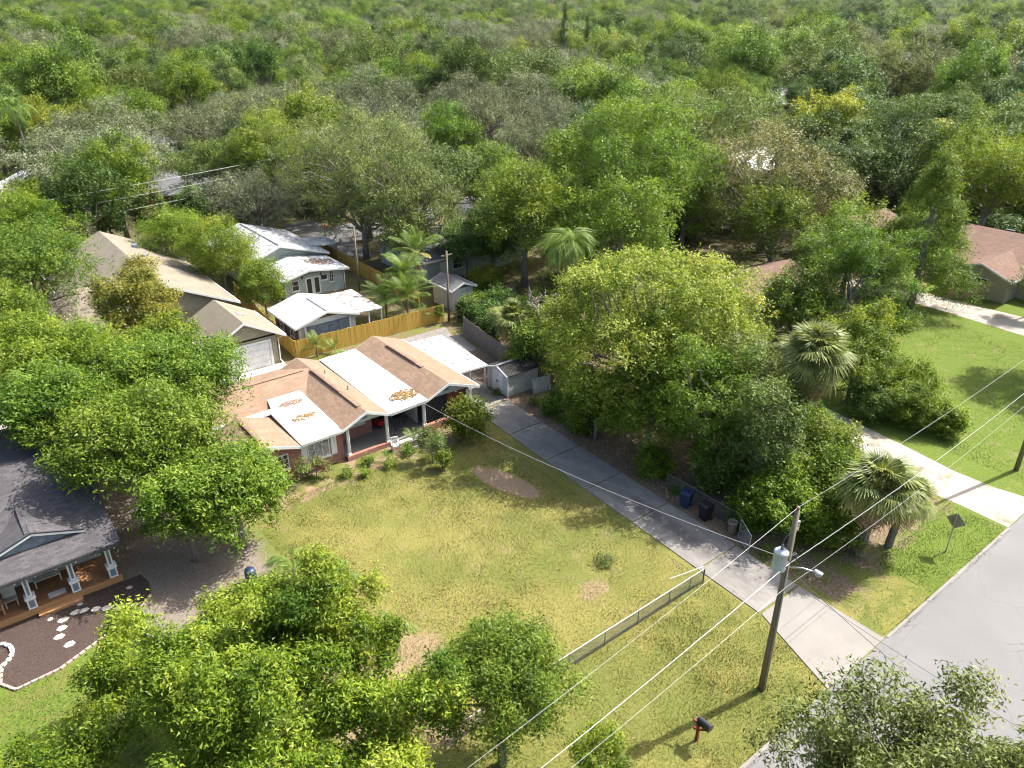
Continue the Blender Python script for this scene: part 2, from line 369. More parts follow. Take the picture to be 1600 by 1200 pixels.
# ------------------------------------------------------------------ the ground, streets and drives
struct('ground', MB().add([(-4500,-4500,0),(4500,-4500,0),(4500,4500,0),(-4500,4500,0)], [(0,1,2,3)]), 'earth')
def sheet(name, pts, z, mat): return struct(name, MB().add([(x, y, z) for x, y in pts], [tuple(range(len(pts)))]), mat)
sheet('lawn', [(-60,-30.9),(110,-30.9),(110,62),(-60,62)], .012, 'lawn')
sheet('lawn_opposite', [(-60,-70),(110,-70),(110,-37.6),(-60,-37.6)], .012, 'lawn')
rng = random.Random(5)
near = [(x, -30.78+rng.uniform(-.07, .07)) for x in np.arange(-120, 140, .8)]
far = [(x, -37.7+rng.uniform(-.1, .1)) for x in np.arange(140, -120, -.8)]
sheet('road', near+far, .03, 'asphalt')
mb = MB()
for a, b in ((-60, 10.9), (16.2, 30.2), (34.6, 110)):                      # thin pale gutter lip along the tarmac
    x = a
    while x < b:
        x2 = min(b, x+rng.uniform(.8, 2.4)); mb.box(x, x2-.03, -30.86+rng.uniform(-.02, .03), -30.70, 0, .036+rng.uniform(0, .02)); x = x2
struct('road_edge', mb, 'concrete')
sheet('back_street', [(24.2,46),(60,52),(140,66),(140,72),(60,58.5),(24.2,54)], .02, 'asphalt')
sheet('back_street_spur', [(24.2,40),(27.5,40),(29,60),(24.2,60)], .024, 'asphalt')
# front drive: separate slabs with open joints
dr = struct('driveway', MB().box(10.9, 16.1, -30.66, -30.6, .0, .02), 'concrete')
def dl(v): return 12.72+(v+25.5)*.05
def drr(v): return 16.05+(v+25.5)*.035
ys = [-25.9, -21.8, -16.6, -12.4, -8.2, -4.0, .2]
aps = MB().slab([(11.05,-30.72,.05),(16.0,-30.72,.05),(16.02,-26.0,.055),(12.72,-26.0,.055)], .05); part(dr, 'slab', aps, 'concrete')
for a, b in zip(ys, ys[1:]):
    tilt = rng.uniform(-.006, .006)
    part(dr, 'slab', MB().slab([(dl(a),a+.04,.055),(drr(a),a+.04,.055+tilt),(drr(b),b-.04,.055+tilt),(dl(b),b-.04,.055)], .05), 'concrete')
pad = struct('parking_pad', MB().slab([(14.1,.35,.04),(17.0,.35,.04),(17.2,5.0,.04),(14.1,5.0,.04)], .03), 'concrete')
for a, b in ((5.05, 9.5), (9.55, 13.4), (13.45, 15.6)):
    part(pad, 'slab', MB().slab([(13.9,a,.04),(17.6+(b>9.6)*3.2,a,.04),(17.9+(b>9.6)*3.6,b,.04),(13.9,b,.04)], .03), 'concrete')
g = [(30.2,-30.7),(34.5,-30.7)]; gl = [(30.3,-28),(30.1,-25),(31.0,-22),(32.2,-19),(32.6,-15),(32.8,-8),(33,0)]; gr = [(36,0),(35.6,-8),(35.3,-15),(34.8,-19),(34.5,-22),(33.9,-26),(34.0,-28.5)]
sheet('gravel_drive', [g[0]]+gl+gr+[g[1]], .022, 'gravel')
sheet('neighbour_drive', [(62.5,-30.7),(67.2,-30.7),(67.2,-18),(66.4,-8),(66,-1),(62.8,-1),(62.7,-12),(62.2,-19)], .022, 'gravel')
gd = struct('garage_apron', MB().slab([(-.2,12.2,.04),(6.2,12.2,.04),(6.2,17.7,.04),(-.2,17.7,.04)], .035), 'concrete_pale')
for k in range(6): part(gd, 'slab', MB().slab([(-.3-5*k-5,11.8,.04),(-.35-5*k,11.8,.04),(-.35-5*k,17.6,.04),(-.3-5*k-5,17.6,.04)], .035), 'concrete_pale')
sheet('side_yard_path', [(-34,17.6),(-8,17.6),(-9,23.5),(-14,25),(-34,25)], .022, 'concrete_pale')

# ------------------------------------------------------------------ house-building helpers
class WF:                                    # a wall plane: a along the wall, b up, d out of the wall
    def __init__(s, o, face): s.o = Vector(o); s.f = face
    def p(s, a, b, d):
        o = s.o; f = s.f
        if f == '-v': return (o.x+a, o.y-d, o.z+b)
        if f == '+v': return (o.x-a, o.y+d, o.z+b)
        if f == '-u': return (o.x-d, o.y-a, o.z+b)
        return (o.x+d, o.y+a, o.z+b)
    def box(s, mb, a0, a1, b0, b1, d0, d1):
        P = [s.p(a, b, d) for b in (b0, b1) for a, d in ((a0, d0), (a1, d0), (a1, d1), (a0, d1))]
        return mb.add(P, [(0,3,2,1),(4,5,6,7),(0,1,5,4),(1,2,6,5),(2,3,7,6),(3,0,4,7)])
def window(parent, wf, a0, a1, b0, b1, nx=2, ny=2, frame='white_paint', pane='glass_dark', fw=.07, sill=True, behind=None):
    mb = MB()
    for x0, x1, y0, y1 in ((a0, a0+fw, b0, b1), (a1-fw, a1, b0, b1), (a0+fw, a1-fw, b0, b0+fw), (a0+fw, a1-fw, b1-fw, b1)): wf.box(mb, x0, x1, y0, y1, -.02, .06)
    for i in range(1, nx):
        x = a0+(a1-a0)*i/nx; wf.box(mb, x-.02, x+.02, b0+fw, b1-fw, 0, .045)
    for j in range(1, ny):
        y = b0+(b1-b0)*j/ny; wf.box(mb, a0+fw, a1-fw, y-.018, y+.018, 0, .04)
    wn_ = part(parent, 'window', mb, frame)
    for i in range(nx):
        for j in range(ny):
            x0 = a0+(a1-a0)*i/nx; x1 = a0+(a1-a0)*(i+1)/nx; y0 = b0+(b1-b0)*j/ny; y1 = b0+(b1-b0)*(j+1)/ny
            part(wn_, 'pane', wf.box(MB(), x0+.02, x1-.02, y0+.02, y1-.02, .004, .02), pane)
    if sill: part(wn_, 'sill', wf.box(MB(), a0-.06, a1+.06, b0-.08, b0-.003, 0, .10), frame)
    return wn_
def gable(parent, ru, zr, ul, zl, ur, zur, v0, v1, mat, fascia='white_paint', axis='v', th=.14, front=True, back=True, lab=None):
    """ridge along v (or along u when axis='u': then the numbers swap roles)"""
    q = (lambda a, b, z: (a, b, z)) if axis == 'v' else (lambda a, b, z: (b, a, z))
    for e, z, s in ((ul, zl, -1), (ur, zur, 1)):
        pts = [q(ru, v0, zr), q(ru, v1, zr), q(e, v1, z), q(e, v0, z)]
        if (s > 0) == (axis == 'v'): pts = pts[::-1]
        part(parent, 'roof_slope', MB().slab(pts, th), mat)
    mb = MB()
    for e, z in ((ul, zl), (ur, zur)):
        s = 1 if e > ru else -1
        if front: mb.prism([q(ru, v0-.03, zr-.01), q(e, v0-.03, z-.01), q(e, v0-.03, z-.2), q(ru, v0-.03, zr-.2)], (0, .06, 0) if axis == 'v' else (.06, 0, 0))
        if back: mb.prism([q(ru, v1+.03, zr-.01), q(e, v1+.03, z-.01), q(e, v1+.03, z-.2), q(ru, v1+.03, zr-.2)], (0, -.06, 0) if axis == 'v' else (-.06, 0, 0))
        mb.beam(q(e+s*.03, v0, z-.1), q(e+s*.03, v1, z-.1), .06, .2)
    part(parent, 'fascia', mb, fascia)
def ridge_cap(parent, a, b, mat, w_=.3): return part(parent, 'ridge_cap', MB().beam((a[0], a[1], a[2]+.015), (b[0], b[1], b[2]+.015), w_, .03), mat)

# ------------------------------------------------------------------ the brick ranch house
H = thing('brick_house', 'low red brick ranch house with pinkish shingle gables and white flat roofs', 'house', (4, 0, 0))
for n_, b_ in (('a', (-4.05, 3.1, .45, 10.4)), ('b', (3.1, 6.15, 2.1, 10.4)), ('c', (6.15, 9.4, 4.6, 10.4)), ('d', (9.4, 13.55, 3.1, 10.5))):
    part(H, 'wall', MB().box(b_[0], b_[1], b_[2], b_[3], 0, 2.42), 'brick_front')
gable(H, -2.25, 3.2, -4.45, 2.42, .02, 2.42, -.05, 4.7, 'shingle_pink_v')
gable(H, 4.75, 3.32, 2.9, 2.52, 6.55, 2.55, -.05, 10.9, 'shingle_pink_v')
gable(H, 11.4, 3.38, 9.5, 2.62, 14.05, 2.36, -.05, 10.9, 'shingle_pink_v')
for pts in ([(-4.5,5.1,2.40),(4.75,5.1,2.40),(4.75,8.6,3.30),(-4.5,8.6,3.30)], [(-4.5,8.6,3.30),(4.75,8.6,3.30),(4.75,11.2,2.62),(-4.5,11.2,2.62)]):
    part(H, 'roof_slope', MB().slab(pts, .14), 'shingle_pink_u')
part(H, 'fascia', MB().beam((-4.53,5.1,2.3),(-4.53,8.6,3.2),.06,.2).beam((-4.53,8.6,3.2),(-4.53,11.2,2.52),.06,.2), 'white_paint')
f1 = part(H, 'flat_roof', MB().slab([(.02,-.04,2.50),(2.95,-.04,2.50),(2.97,6.55,2.82),(.55,6.55,2.82),(.3,5.3,2.74),(-4.45,5.3,2.62),(-4.45,4.72,2.60),(.02,4.72,2.70)], .10), 'membrane_clean')
f2 = part(H, 'flat_roof', MB().slab([(6.45,-.06,2.56),(9.55,-.06,2.66),(9.6,10.7,2.78),(6.5,10.7,2.72)], .10), 'membrane_clean')
part(H, 'fascia', MB().beam((.02,-.08,2.42),(2.92,-.08,2.42),.05,.17), 'off_white'); part(H, 'fascia', MB().beam((6.52,-.1,2.47),(9.52,-.1,2.55),.05,.2), 'off_white')
for a, b in (((4.75,.9,3.32),(4.75,8.2,3.32)), ((11.4,3.4,3.38),(11.4,8.6,3.38)), ((-2.25,.9,3.2),(-2.25,4.0,3.2)), ((-4.2,8.6,3.3),(4.2,8.6,3.3))):
    ridge_cap(H, a, b, 'shingle_pink_v', .34)
for a, b in (((4.63,3.6,3.36),(4.63,8.0,3.36)), ((11.28,4.2,3.42),(11.28,8.4,3.42)), ((-2.37,1.0,3.24),(-2.37,3.2,3.24))):
    part(H, 'ridge_vent', MB().beam(a, b, .12, .05), 'shingle_brown_v')  # vents coloured dark brown to paint in a thin shadow line along the ridge
def blob_sheet(cx, cy, rx, ry, z, seed, nb=26, slope=(0, 0), th=.035):      # drifts of leaves: many separate flakes
    r = random.Random(seed); mb = MB()
    for i in range(nb):
        a = r.uniform(0, 6.283); k = math.sqrt(r.random()); x = cx+rx*k*math.cos(a); y = cy+ry*k*math.sin(a); s_ = r.uniform(.025, .085)*(1.3-k*.7)
        n_ = 6; zz = z+slope[0]*(x-cx)+slope[1]*(y-cy)
        mb.slab([(x+s_*1.6*math.cos(j/n_*6.283+a)*r.uniform(.6, 1.2), y+s_*math.sin(j/n_*6.283+a)*r.uniform(.6, 1.2), zz+th*r.uniform(.3, 1)) for j in range(n_)], th)
    return mb
part(f2, 'leaf_drift', blob_sheet(8.6, 1.55, 1.15, .75, 2.68, 3, 300, (.03, .01)), 'leaf_litter_gold', kind='stuff')
part(f1, 'leaf_drift', blob_sheet(1.75, 3.0, .95, .4, 2.655, 4, 110, (0, .048)), 'leaf_litter_gold', kind='stuff')
part(f1, 'leaf_drift', blob_sheet(1.7, 5.2, .9, .36, 2.76, 5, 190, (0, .048)), 'leaf_litter_brown', kind='stuff')
part(f2, 'antenna', MB().tube([(7.0,3.9,2.66),(7.0,3.9,3.35)], .02, 5).beam((6.8,3.9,3.3),(7.2,3.9,3.3),.02,.02).beam((7.0,3.8,3.15),(7.0,4.05,3.15),.02,.02), 'dark_metal')
for x, y in ((5.6, 4.2), (5.5, 7.6)): part(H, 'vent_pipe', MB().tube([(x,y,2.8),(x,y,3.3)], .045, 8), 'dull_steel')
# gable ends
for ru, zr, ul, zl, ur, zur, yv in ((-2.25, 3.1, -4.2, 2.42, -.2, 2.42, .42), (4.75, 3.2, 3.0, 2.42, 6.45, 2.42, .3), (11.4, 3.25, 9.7, 2.45, 13.8, 2.3, .3)):
    gp = part(H, 'gable_end', MB().prism([(ru,yv,zr-.03),(ul,yv,zl),(ur,yv,zur)], (0, .1, 0)), 'off_white')
    part(gp, 'gable_vent', MB().prism([(ru-.35,yv-.03,zl+.22),(ru+.25,yv-.03,zl+.22),(ru,yv-.03,zr-.25)], (0, .04, 0)), 'foam_board')
F = WF((0, .45, 0), '-v')
window(H, F, -2.2, -.75, .85, 1.95, 4, 3)
window(H, F, .55, 2.1, .75, 2.1, 3, 1, pane='curtain')
for a in (.12, 2.2): part(H, 'shutter', F.box(MB(), a, a+.4, .7, 2.2, 0, .06), 'white_paint')
window(H, WF((0, 2.1, .3), '-v'), 3.55, 5.6, .95, 1.95, 4, 1, pane='curtain')
part(H, 'front_door', MB().box(7.0, 7.95, 4.5, 4.56, .32, 2.3), 'off_white'); part(H, 'side_wall', MB().box(9.3,9.4,1.2,4.6,.3,2.5), 'off_white')
part(H, 'front_door', MB().box(8.75, 9.25, 4.5, 4.57, .32, 2.3), 'red_stain')
fl = part(H, 'porch_floor', MB().box(3.1,9.6,.0,4.6,0,.28).box(9.6,13.4,.1,3.1,0,.27), 'concrete')
part(H, 'porch_kerb', MB().box(3.1,6.3,-.06,.2,0,.36), 'brick_front'); part(H, 'porch_kerb', MB().box(9.15,13.4,-.04,.24,0,.55), 'brick_front')
part(H, 'porch_step', MB().box(6.4,9.1,-.42,-.02,0,.16), 'concrete_pale')
def column(x, y, z0, z1):
    c = part(H, 'porch_column', MB().box(x-.13,x+.13,y-.13,y+.13,z0,z0+.16).box(x-.09,x-.05,y-.09,y+.09,z0+.16,z1).box(x+.05,x+.09,y-.09,y+.09,z0+.16,z1)
             .box(x-.05,x+.05,y-.02,y+.02,z0+.16,z1), 'white_paint')
    mb = MB()
    for k in range(7):
        z = z0+.3+k*(z1-z0-.3)/7.5; mb.tube([(x-.06,y-.1,z),(x,y-.11,z+.12),(x+.06,y-.1,z+.24)], .018, 5)
    part(c, 'scrollwork', mb, 'white_paint')
column(3.32, .12, .36, 2.42); column(6.28, .12, .28, 2.48); column(9.3, .12, .55, 2.52); column(13.15, .16, .5, 2.3)
sp = part(H, 'porch_screen', MB().box(9.45,11.5,.55,.57,.5,2.45), 'screen_mesh'); part(sp, 'screen_post', MB().box(11.48,11.56,.5,.6,.4,2.5), 'dark_metal'); part(sp, 'screen_post', MB().box(9.42,9.48,.5,.6,.4,2.5), 'dark_metal')
for k in range(7): part(H, 'wood_panel', MB().box(11.58+k*.27,11.84+k*.27,.52,.58+.012*(k%2),.4,2.42), 'red_stain')
# porch things
def plastic_chair(x, y, z, rz, label):
    c = thing('plastic_chair', label, 'chair', (x, y, z)); q = Matrix.Rotation(rz, 4, 'Z')
    def pt(n_, boxes, m='white_paint'):
        mb = MB()
        for b in boxes: mb.box(*b)
        mb.v = [tuple(q@Vector(v)+Vector((x, y, z))) for v in mb.v]; part(c, n_, mb, m)
    pt('seat', [(-.25,.25,-.25,.25,.40,.44)]); pt('backrest', [(-.25,-.17,.22,.26,.44,.9),(-.1,-.03,.23,.26,.44,.88),(.03,.1,.23,.26,.44,.88),(.17,.25,.22,.26,.44,.9),(-.25,.25,.22,.27,.86,.94)])
    for sx in (-1, 1):
        pt('armrest', [(sx*.25-.04,sx*.25+.04,-.25,.25,.62,.66)])
        for sy in (-1, 1): pt('leg', [(sx*.23-.03,sx*.23+.03,sy*.23-.03,sy*.23+.03,0,.40 if sy > 0 else .62)])
plastic_chair(6.35, -.75, .02, -.3, 'white plastic armchair standing in front of the porch steps')
def bicycle(x, y, z, ang, label):
    b = thing('bicycle', label, 'bicycle', (x, y, z)); q = Matrix.Translation((x, y, z))@Matrix.Rotation(ang, 4, 'Z')
    def pt(n_, mb, m): mb.v = [tuple(q@Vector(v)) for v in mb.v]; return part(b, n_, mb, m)
    for cx in (-.52, .52):
        pt('wheel', MB().tube([(cx+.32*math.cos(a/16*6.2832), 0, .34+.32*math.sin(a/16*6.2832)) for a in range(17)], .022, 5, False), 'black_plastic')
    pt('frame', MB().tube([(-.52,0,.34),(-.12,0,.34),(.34,0,.76),(-.2,0,.78),(-.12,0,.34)], .02, 5).tube([(-.52,0,.34),(-.2,0,.78)], .015, 5).tube([(.52,0,.34),(.34,0,.86)], .018, 5), 'dark_metal')
    pt('saddle', MB().box(-.34,-.1,-.06,.06,.86,.92), 'black_plastic'); pt('handlebar', MB().tube([(.3,-.28,.96),(.36,0,.9),(.3,.28,.96)], .015, 5), 'dull_steel')
bicycle(8.15, 1.5, .28, .5, 'dark bicycle standing on the open porch')
rb = thing('red_cart', 'red plastic ride-on cart with black seat under the porch roof', 'cart', (7.0, 2.5, .28))
part(rb, 'body', MB().prism([(6.6,2.2,.4),(7.5,2.2,.4),(7.5,2.2,.6),(7.2,2.2,.82),(6.75,2.2,.75)], (0,.6,0)), 'red_fabric'); part(rb, 'seat', MB().box(7.0,7.4,2.3,2.7,.8,.95), 'black_plastic')
for cx in (6.75, 7.35):
    for cy in (2.17, 2.83): part(rb, 'wheel', MB().tube([(cx,cy-.05,.42),(cx,cy+.05,.42)], .14, 10), 'black_plastic')
bb = thing('barbecue', 'black covered barbecue at the back of the porch', 'barbecue', (8.6, 2.9, .28))
part(bb, 'lid', MB().prism([(8.2,2.7,1.1),(9.0,2.7,1.1),(8.9,2.7,1.35),(8.3,2.7,1.35)], (0,.5,0)), 'black_plastic'); part(bb, 'cart', MB().box(8.25,8.95,2.75,3.15,.35,1.1), 'black_plastic')

# ------------------------------------------------------------------ carport, shed and leftovers beside the house
C = thing('carport', 'white ribbed metal carport roof on thin posts beside the brick house', 'carport', (15.4, 6, 0))
k = 0
for y in np.arange(2.75, 9.9, .40):
    rb_ = MB().slab([(14.15,y,2.34),(16.75+(y-2.7)*.07,y,2.22),(16.75+(y-2.7)*.07,y+.385,2.22),(14.15,y+.385,2.34)], .03)
    rb_.beam((14.16,y+.04,2.352),(16.74+(y-2.7)*.07,y+.04,2.232),.06,.05)
    part(C, 'roof_panel', rb_, 'carport_metal')
part(C, 'gutter', MB().beam((14.1,2.69,2.27),(16.85,2.69,2.15),.08,.14).beam((16.82,2.7,2.15),(17.32,9.9,2.15),.1,.12), 'white_paint')
for x, y in ((15.3, 2.85), (16.7, 2.85), (16.9, 6.2), (17.2, 9.7)): part(C, 'post', MB().box(x-.04,x+.04,y-.04,y+.04,.03,2.2), 'white_paint')
S = thing('garden_shed', 'small white shed with black low gable roof and double doors beside the driveway', 'shed', (18.6, 1.8, 0))
part(S, 'wall', MB().box(17.25,20.3,.6,3.1,.05,1.86).prism([(17.25,.6,1.86),(17.25,1.85,2.28),(17.25,3.1,1.86)], (3.05,0,0)), 'off_white')
for a, b in (((17.1,1.85,2.38),(.45,1.9)), ((17.1,1.85,2.38),(3.25,1.9))):
    y_, z_ = b; q = [(17.1,1.85,2.38),(20.4,1.85,2.38),(20.4,y_,z_),(17.1,y_,z_)]
    part(S, 'roof_slope', MB().slab(q if y_ > 2 else q, .06), 'shingle_black_v')
part(S, 'trim', MB().beam((17.08,1.85,2.32),(17.08,.45,1.84),.05,.12).beam((17.08,1.85,2.32),(17.08,3.25,1.84),.05,.12).box(17.2,17.3,.55,.65,0,1.86).box(17.2,17.3,3.05,3.15,0,1.86), 'white_paint')
for y in (1.2, 1.86):
    d = part(S, 'door', MB().box(17.20,17.245,y,y+.63,.1,1.9), 'white_paint'); part(d, 'handle', MB().box(17.16,17.2,y+(.52 if y < 1.5 else .05),y+(.58 if y < 1.5 else .11),.95,1.1), 'dark_metal')
part(S, 'ridge_strip', MB().beam((17.1,1.85,2.39),(20.4,1.85,2.39),.25,.03), 'dull_steel')
part(S, 'leaf_drift', blob_sheet(19.6, 1.0, .6, .35, 2.08, 9, 60, (0, .3)), 'leaf_litter_brown', kind='stuff')
G = thing('picket_gate', 'weathered white picket panel leaning beside the shed', 'gate', (20.2, -.1, 0))
for k in range(11): part(G, 'picket', MB().prism([(19.25+k*.15,-.15-.02*k,.02),(19.38+k*.15,-.15-.02*k,.02),(19.38+k*.15,.05-.02*k,1.25-.03*(k%3)),(19.25+k*.15,.05-.02*k,1.25-.03*(k%3))], (0,.025,0)), 'picket_white')
part(G, 'rail', MB().beam((19.2,-.06,.35),(20.95,-.3,.35),.04,.08).beam((19.2,.06,1.0),(20.95,-.18,1.0),.04,.08), 'picket_white')
P = thing('slatted_panel', 'grey slatted panel with a yellow patch standing against the shed corner', 'panel', (20.7, .5, 0))
for k in range(5): part(P, 'slat', MB().beam((20.35+k*.2,.3,.9),(20.35+k*.2,.75,2.05),.09,.03), 'dull_steel')
part(P, 'rail', MB().beam((20.3,.32,1.0),(21.2,.32,1.0),.06,.05).beam((20.3,.72,1.98),(21.2,.72,1.98),.06,.05).beam((20.4,.3,0),(20.4,.5,1.4),.05,.05).beam((21.1,.3,0),(21.1,.5,1.4),.05,.05), 'dull_steel')
part(P, 'patch', MB().slab([(20.5,.42,1.3),(20.9,.42,1.3),(20.9,.58,1.75),(20.5,.58,1.75)], .02), 'yellow_panel')

# ------------------------------------------------------------------ fences
def board_fence(name, label, pts, h, mat, bw=.145, group=None, post=2.4, jit=.02, railside=1):
    f = thing(name, label, 'fence', (pts[0][0], pts[0][1], 0), group); r = random.Random(len(pts)*7+int(pts[0][0]*10)); meshes = []
    for k in range(4): meshes.append(MB().box(-bw/2+.004,bw/2-.004,-.011,.011,.03,h-.02*k*jit/.02).mesh('board', mat))
    for (x0, y0), (x1, y1) in zip(pts, pts[1:]):
        L = math.hypot(x1-x0, y1-y0); an = math.atan2(y1-y0, x1-x0); n_ = max(1, int(L/bw)); dx, dy = (x1-x0)/L, (y1-y0)/L
        for i in range(n_):
            s_ = (i+.5)*L/n_
            place(f, 'board', meshes[r.randrange(4)], (x0+dx*s_-pts[0][0]-dy*r.uniform(0, .006), y0+dy*s_-pts[0][1]+dx*r.uniform(0, .006), 0), (r.uniform(-.008, .008), 0, an))
        mb = MB(); nx, ny = -dy*railside*.04, dx*railside*.04
        for z in (.35, h*.55, h-.25): mb.beam((x0+nx,y0+ny,z),(x1+nx,y1+ny,z),.04,.09)
        part(f, 'rail', mb, mat)
        m = max(1, int(L/post))
        for i in range(m+1):
            s_ = i*L/m; part(f, 'post', MB().box(x0+dx*s_+nx*2.4-.045,x0+dx*s_+nx*2.4+.045,y0+dy*s_+ny*2.4-.045,y0+dy*s_+ny*2.4+.045,0,h-.04), mat)
    return f
board_fence('yellow_fence', 'long mustard yellow board fence running behind the brick house', [(7.45,17.55),(22.3,16.95)], 1.75, 'fence_yellow', .15)
board_fence('yellow_fence', 'mustard yellow side fence beside the tan garage', [(7.35,17.6),(7.9,26),(8.9,36)], 1.75, 'fence_yellow', .2, railside=-1)
board_fence('yellow_fence', 'mustard yellow fence on the far side of the pale green house', [(22.4,21.5),(22.5,44)], 1.75, 'fence_yellow', .2)
board_fence('wooden_fence', 'weathered grey wooden fence bordering the parking pad', [(21.9,13.2),(20.7,5.1)], 1.75, 'fence_grey', .16)
board_fence('wooden_fence', 'dark weathered fence behind the hedge at the back lot', [(26.0,17.6),(31.5,17.4)], 1.75, 'fence_grey', .16)
board_fence('wooden_fence', 'tan wooden fence with gate beside the brown roofed house', [(66.8,-10.2),(70.2,-13.4)], 1.8, 'fence_tan', .2)

# ------------------------------------------------------------------ the neighbours' buildings
T = thing('tan_garage', 'tan garage with white door and taupe shingle gable behind the brick house', 'garage', (3.3, 20, 0))
part(T, 'wall', MB().box(.75,5.95,17.85,24,0,2.75).prism([(.4,17.85,2.6),(6.2,17.85,2.6),(3.3,17.85,4.3)], (0,.12,0)), 'tan_stucco')
gable(T, 3.3, 4.45, -.05, 2.62, 6.65, 2.62, 17.4, 24.3, 'shingle_taupe_v')
gdr = part(T, 'garage_door', MB().box(1.15,5.25,17.80,17.84,.03,2.15), 'white_paint')
for k in range(4): part(gdr, 'panel', MB().box(1.17,5.23,17.775,17.80,.05+k*.525,.05+k*.525+.51), 'white_paint')
part(gdr, 'frame', MB().box(.95,1.14,17.76,17.85,0,2.16).box(5.26,5.45,17.76,17.85,0,2.16).box(.95,5.45,17.76,17.85,2.17,2.38), 'white_paint')
part(T, 'downspout', MB().tube([(6.55,17.5,2.55),(6.1,17.8,2.3),(6.05,17.8,.3),(6.2,17.3,.05)], .05, 6), 'white_paint'); part(T, 'skylight', MB().slab([(3.9,20.5,4.16),(4.5,20.5,3.83),(4.5,21.1,3.83),(3.9,21.1,4.16)], .03), 'foam_board')
part(T, 'floodlight', MB().box(3.2,3.4,17.7,17.85,3.75,3.85), 'cream_cloth')
B = thing('tan_house', 'large tan house with taupe shingle roof half hidden by trees on the left', 'house', (0, 36, 0))
part(B, 'wall', MB().box(-6,5.6,27,47.5,0,3.1).prism([(-6,26.95,3.0),(5.6,26.95,3.0),(-.2,26.95,5.7)], (0,.12,0)), 'tan_stucco')
gable(B, -.2, 6.0, -6.6, 3.0, 6.2, 3.0, 26.4, 48, 'shingle_taupe_v')
part(B, 'wall', MB().box(-14,-6,28,38,0,2.8), 'tan_stucco'); gable(B, 33, 5.0, 27.2, 2.8, 38.8, 2.8, -14.5, -4.0, 'shingle_taupe_u', axis='u')
for x, y in ((1.6, 42.5), (1.4, 38.2)): part(B, 'roof_vent', MB().box(x,x+.5,y,y+.5,5.0,5.42), 'foam_board')
for x in (-4.2, -1.2, 2.4): window(B, WF((0, 26.95, 0), '-v'), x, x+1.2, 1.0, 2.4, 2, 2)
Q = thing('grey_door_garage', 'white roofed garage clad in grey panels behind the yellow fence', 'garage', (11, 21, 0))
part(Q, 'wall', MB().box(8.4,13.9,18.9,24.0,0,2.4), 'off_white'); part(Q, 'side_sheathing', MB().box(8.36,8.398,19.0,24.0,.0,2.38), 'brown_sheathing')
part(Q, 'gable_end', MB().prism([(8.4,18.86,2.4),(13.9,18.86,2.4),(11.05,18.86,3.12)], (0,.1,0)), 'brown_sheathing')
part(Q, 'white_wrap', MB().box(8.45,13.85,18.82,18.855,2.15,2.62), 'white_paint')
gable(Q, 11.05, 3.3, 7.95, 2.42, 14.1, 2.42, 18.45, 24.4, 'membrane_worn')
ridge_cap(Q, (11.05,18.6,3.3), (11.05,22.6,3.3), 'dull_steel', .16)
gq = part(Q, 'garage_door', MB().box(9.1,13.2,18.78,18.82,.05,2.12), 'foam_board')
for i in range(4):
    for j in range(3): part(gq, 'panel', MB().box(9.14+i*1.015,10.12+i*1.015,18.75+.008*((i+j)%2),18.79,.08+j*.68,.73+j*.68), 'foam_board')
part(gq, 'frame', MB().box(8.9,9.08,18.74,18.82,0,2.2).box(13.22,13.4,18.74,18.82,0,2.2), 'white_paint')
QW = WF((8.36, 0, 0), '-u')
for a in (-20.6, -22.8): window(Q, QW, a, a+.8, 1.0, 2.0, 2, 2, fw=.06)
part(Q, 'lean_to_roof', MB().slab([(14.1,18.5,2.44),(16.6,18.6,2.26),(16.7,24.8,2.30),(14.1,24.4,2.48)], .08), 'membrane_rusty')
for x, y in ((15.2, 18.7), (16.5, 18.7), (16.6, 24.5)): part(Q, 'post', MB().box(x-.05,x+.05,y-.05,y+.05,0,2.3), 'white_paint')
W = thing('pale_green_house', 'pale green bungalow with patchy white roof and double french doors', 'house', (15, 36, 0))
part(W, 'wall', MB().box(12.6,19.1,31.4,37,0,2.45).prism([(12.6,31.4,2.4),(19.1,31.4,2.4),(15.2,31.4,2.95)], (0,.1,0)), 'sage_siding')
gable(W, 15.2, 3.05, 12.1, 2.38, 19.6, 2.4, 30.8, 37, 'membrane_grey', back=False)
part(W, 'debris', blob_sheet(17.6, 33.6, 1.7, 1.5, 2.76, 12, 260, (-.15, 0)), 'leaf_litter_brown', kind='stuff')
part(W, 'wall', MB().box(11,19.4,37,47.5,0,2.9).prism([(11,36.95,2.8),(19.4,36.95,2.8),(14.5,36.95,4.1)], (0,.1,0)), 'sage_siding')
gable(W, 14.5, 4.45, 10.2, 2.8, 20, 2.7, 36.2, 48, 'membrane_grey'); ridge_cap(W, (14.5,36.4,4.45), (14.5,47.5,4.45), 'dull_steel', .18)
part(W, 'porch_roof', MB().slab([(19.8,39,2.8),(23,39.5,2.5),(22.8,43,2.5),(19.8,43,2.8)], .1), 'membrane_worn')
WFW = WF((0, 31.4, 0), '-v')
window(W, WFW, 13.3, 14.1, .9, 2.0, 1, 2); window(W, WFW, 17.5, 18.0, 1.1, 2.3, 2, 3, fw=.05); window(W, WFW, 16.5, 17.3, 1.45, 2.1, 1, 1)
for a in (14.8, 15.65):
    d = part(W, 'french_door', WFW.box(MB(), a, a+.8, .1, 2.05, 0, .05), 'white_paint'); part(d, 'pane', WFW.box(MB(), a+.15, a+.65, .3, 1.9, .05, .06), 'glass_dark')
for a in (14.5, 16.6): part(W, 'lantern', WFW.box(MB(), a-.06, a+.06, 2.05, 2.3, 0, .12), 'black_plastic')
part(W, 'downspout', MB().tube([(12.55,31.3,2.4),(12.55,31.3,.1)], .05, 6).tube([(19.2,31.3,2.4),(19.2,31.3,.1)], .05, 6), 'white_paint')
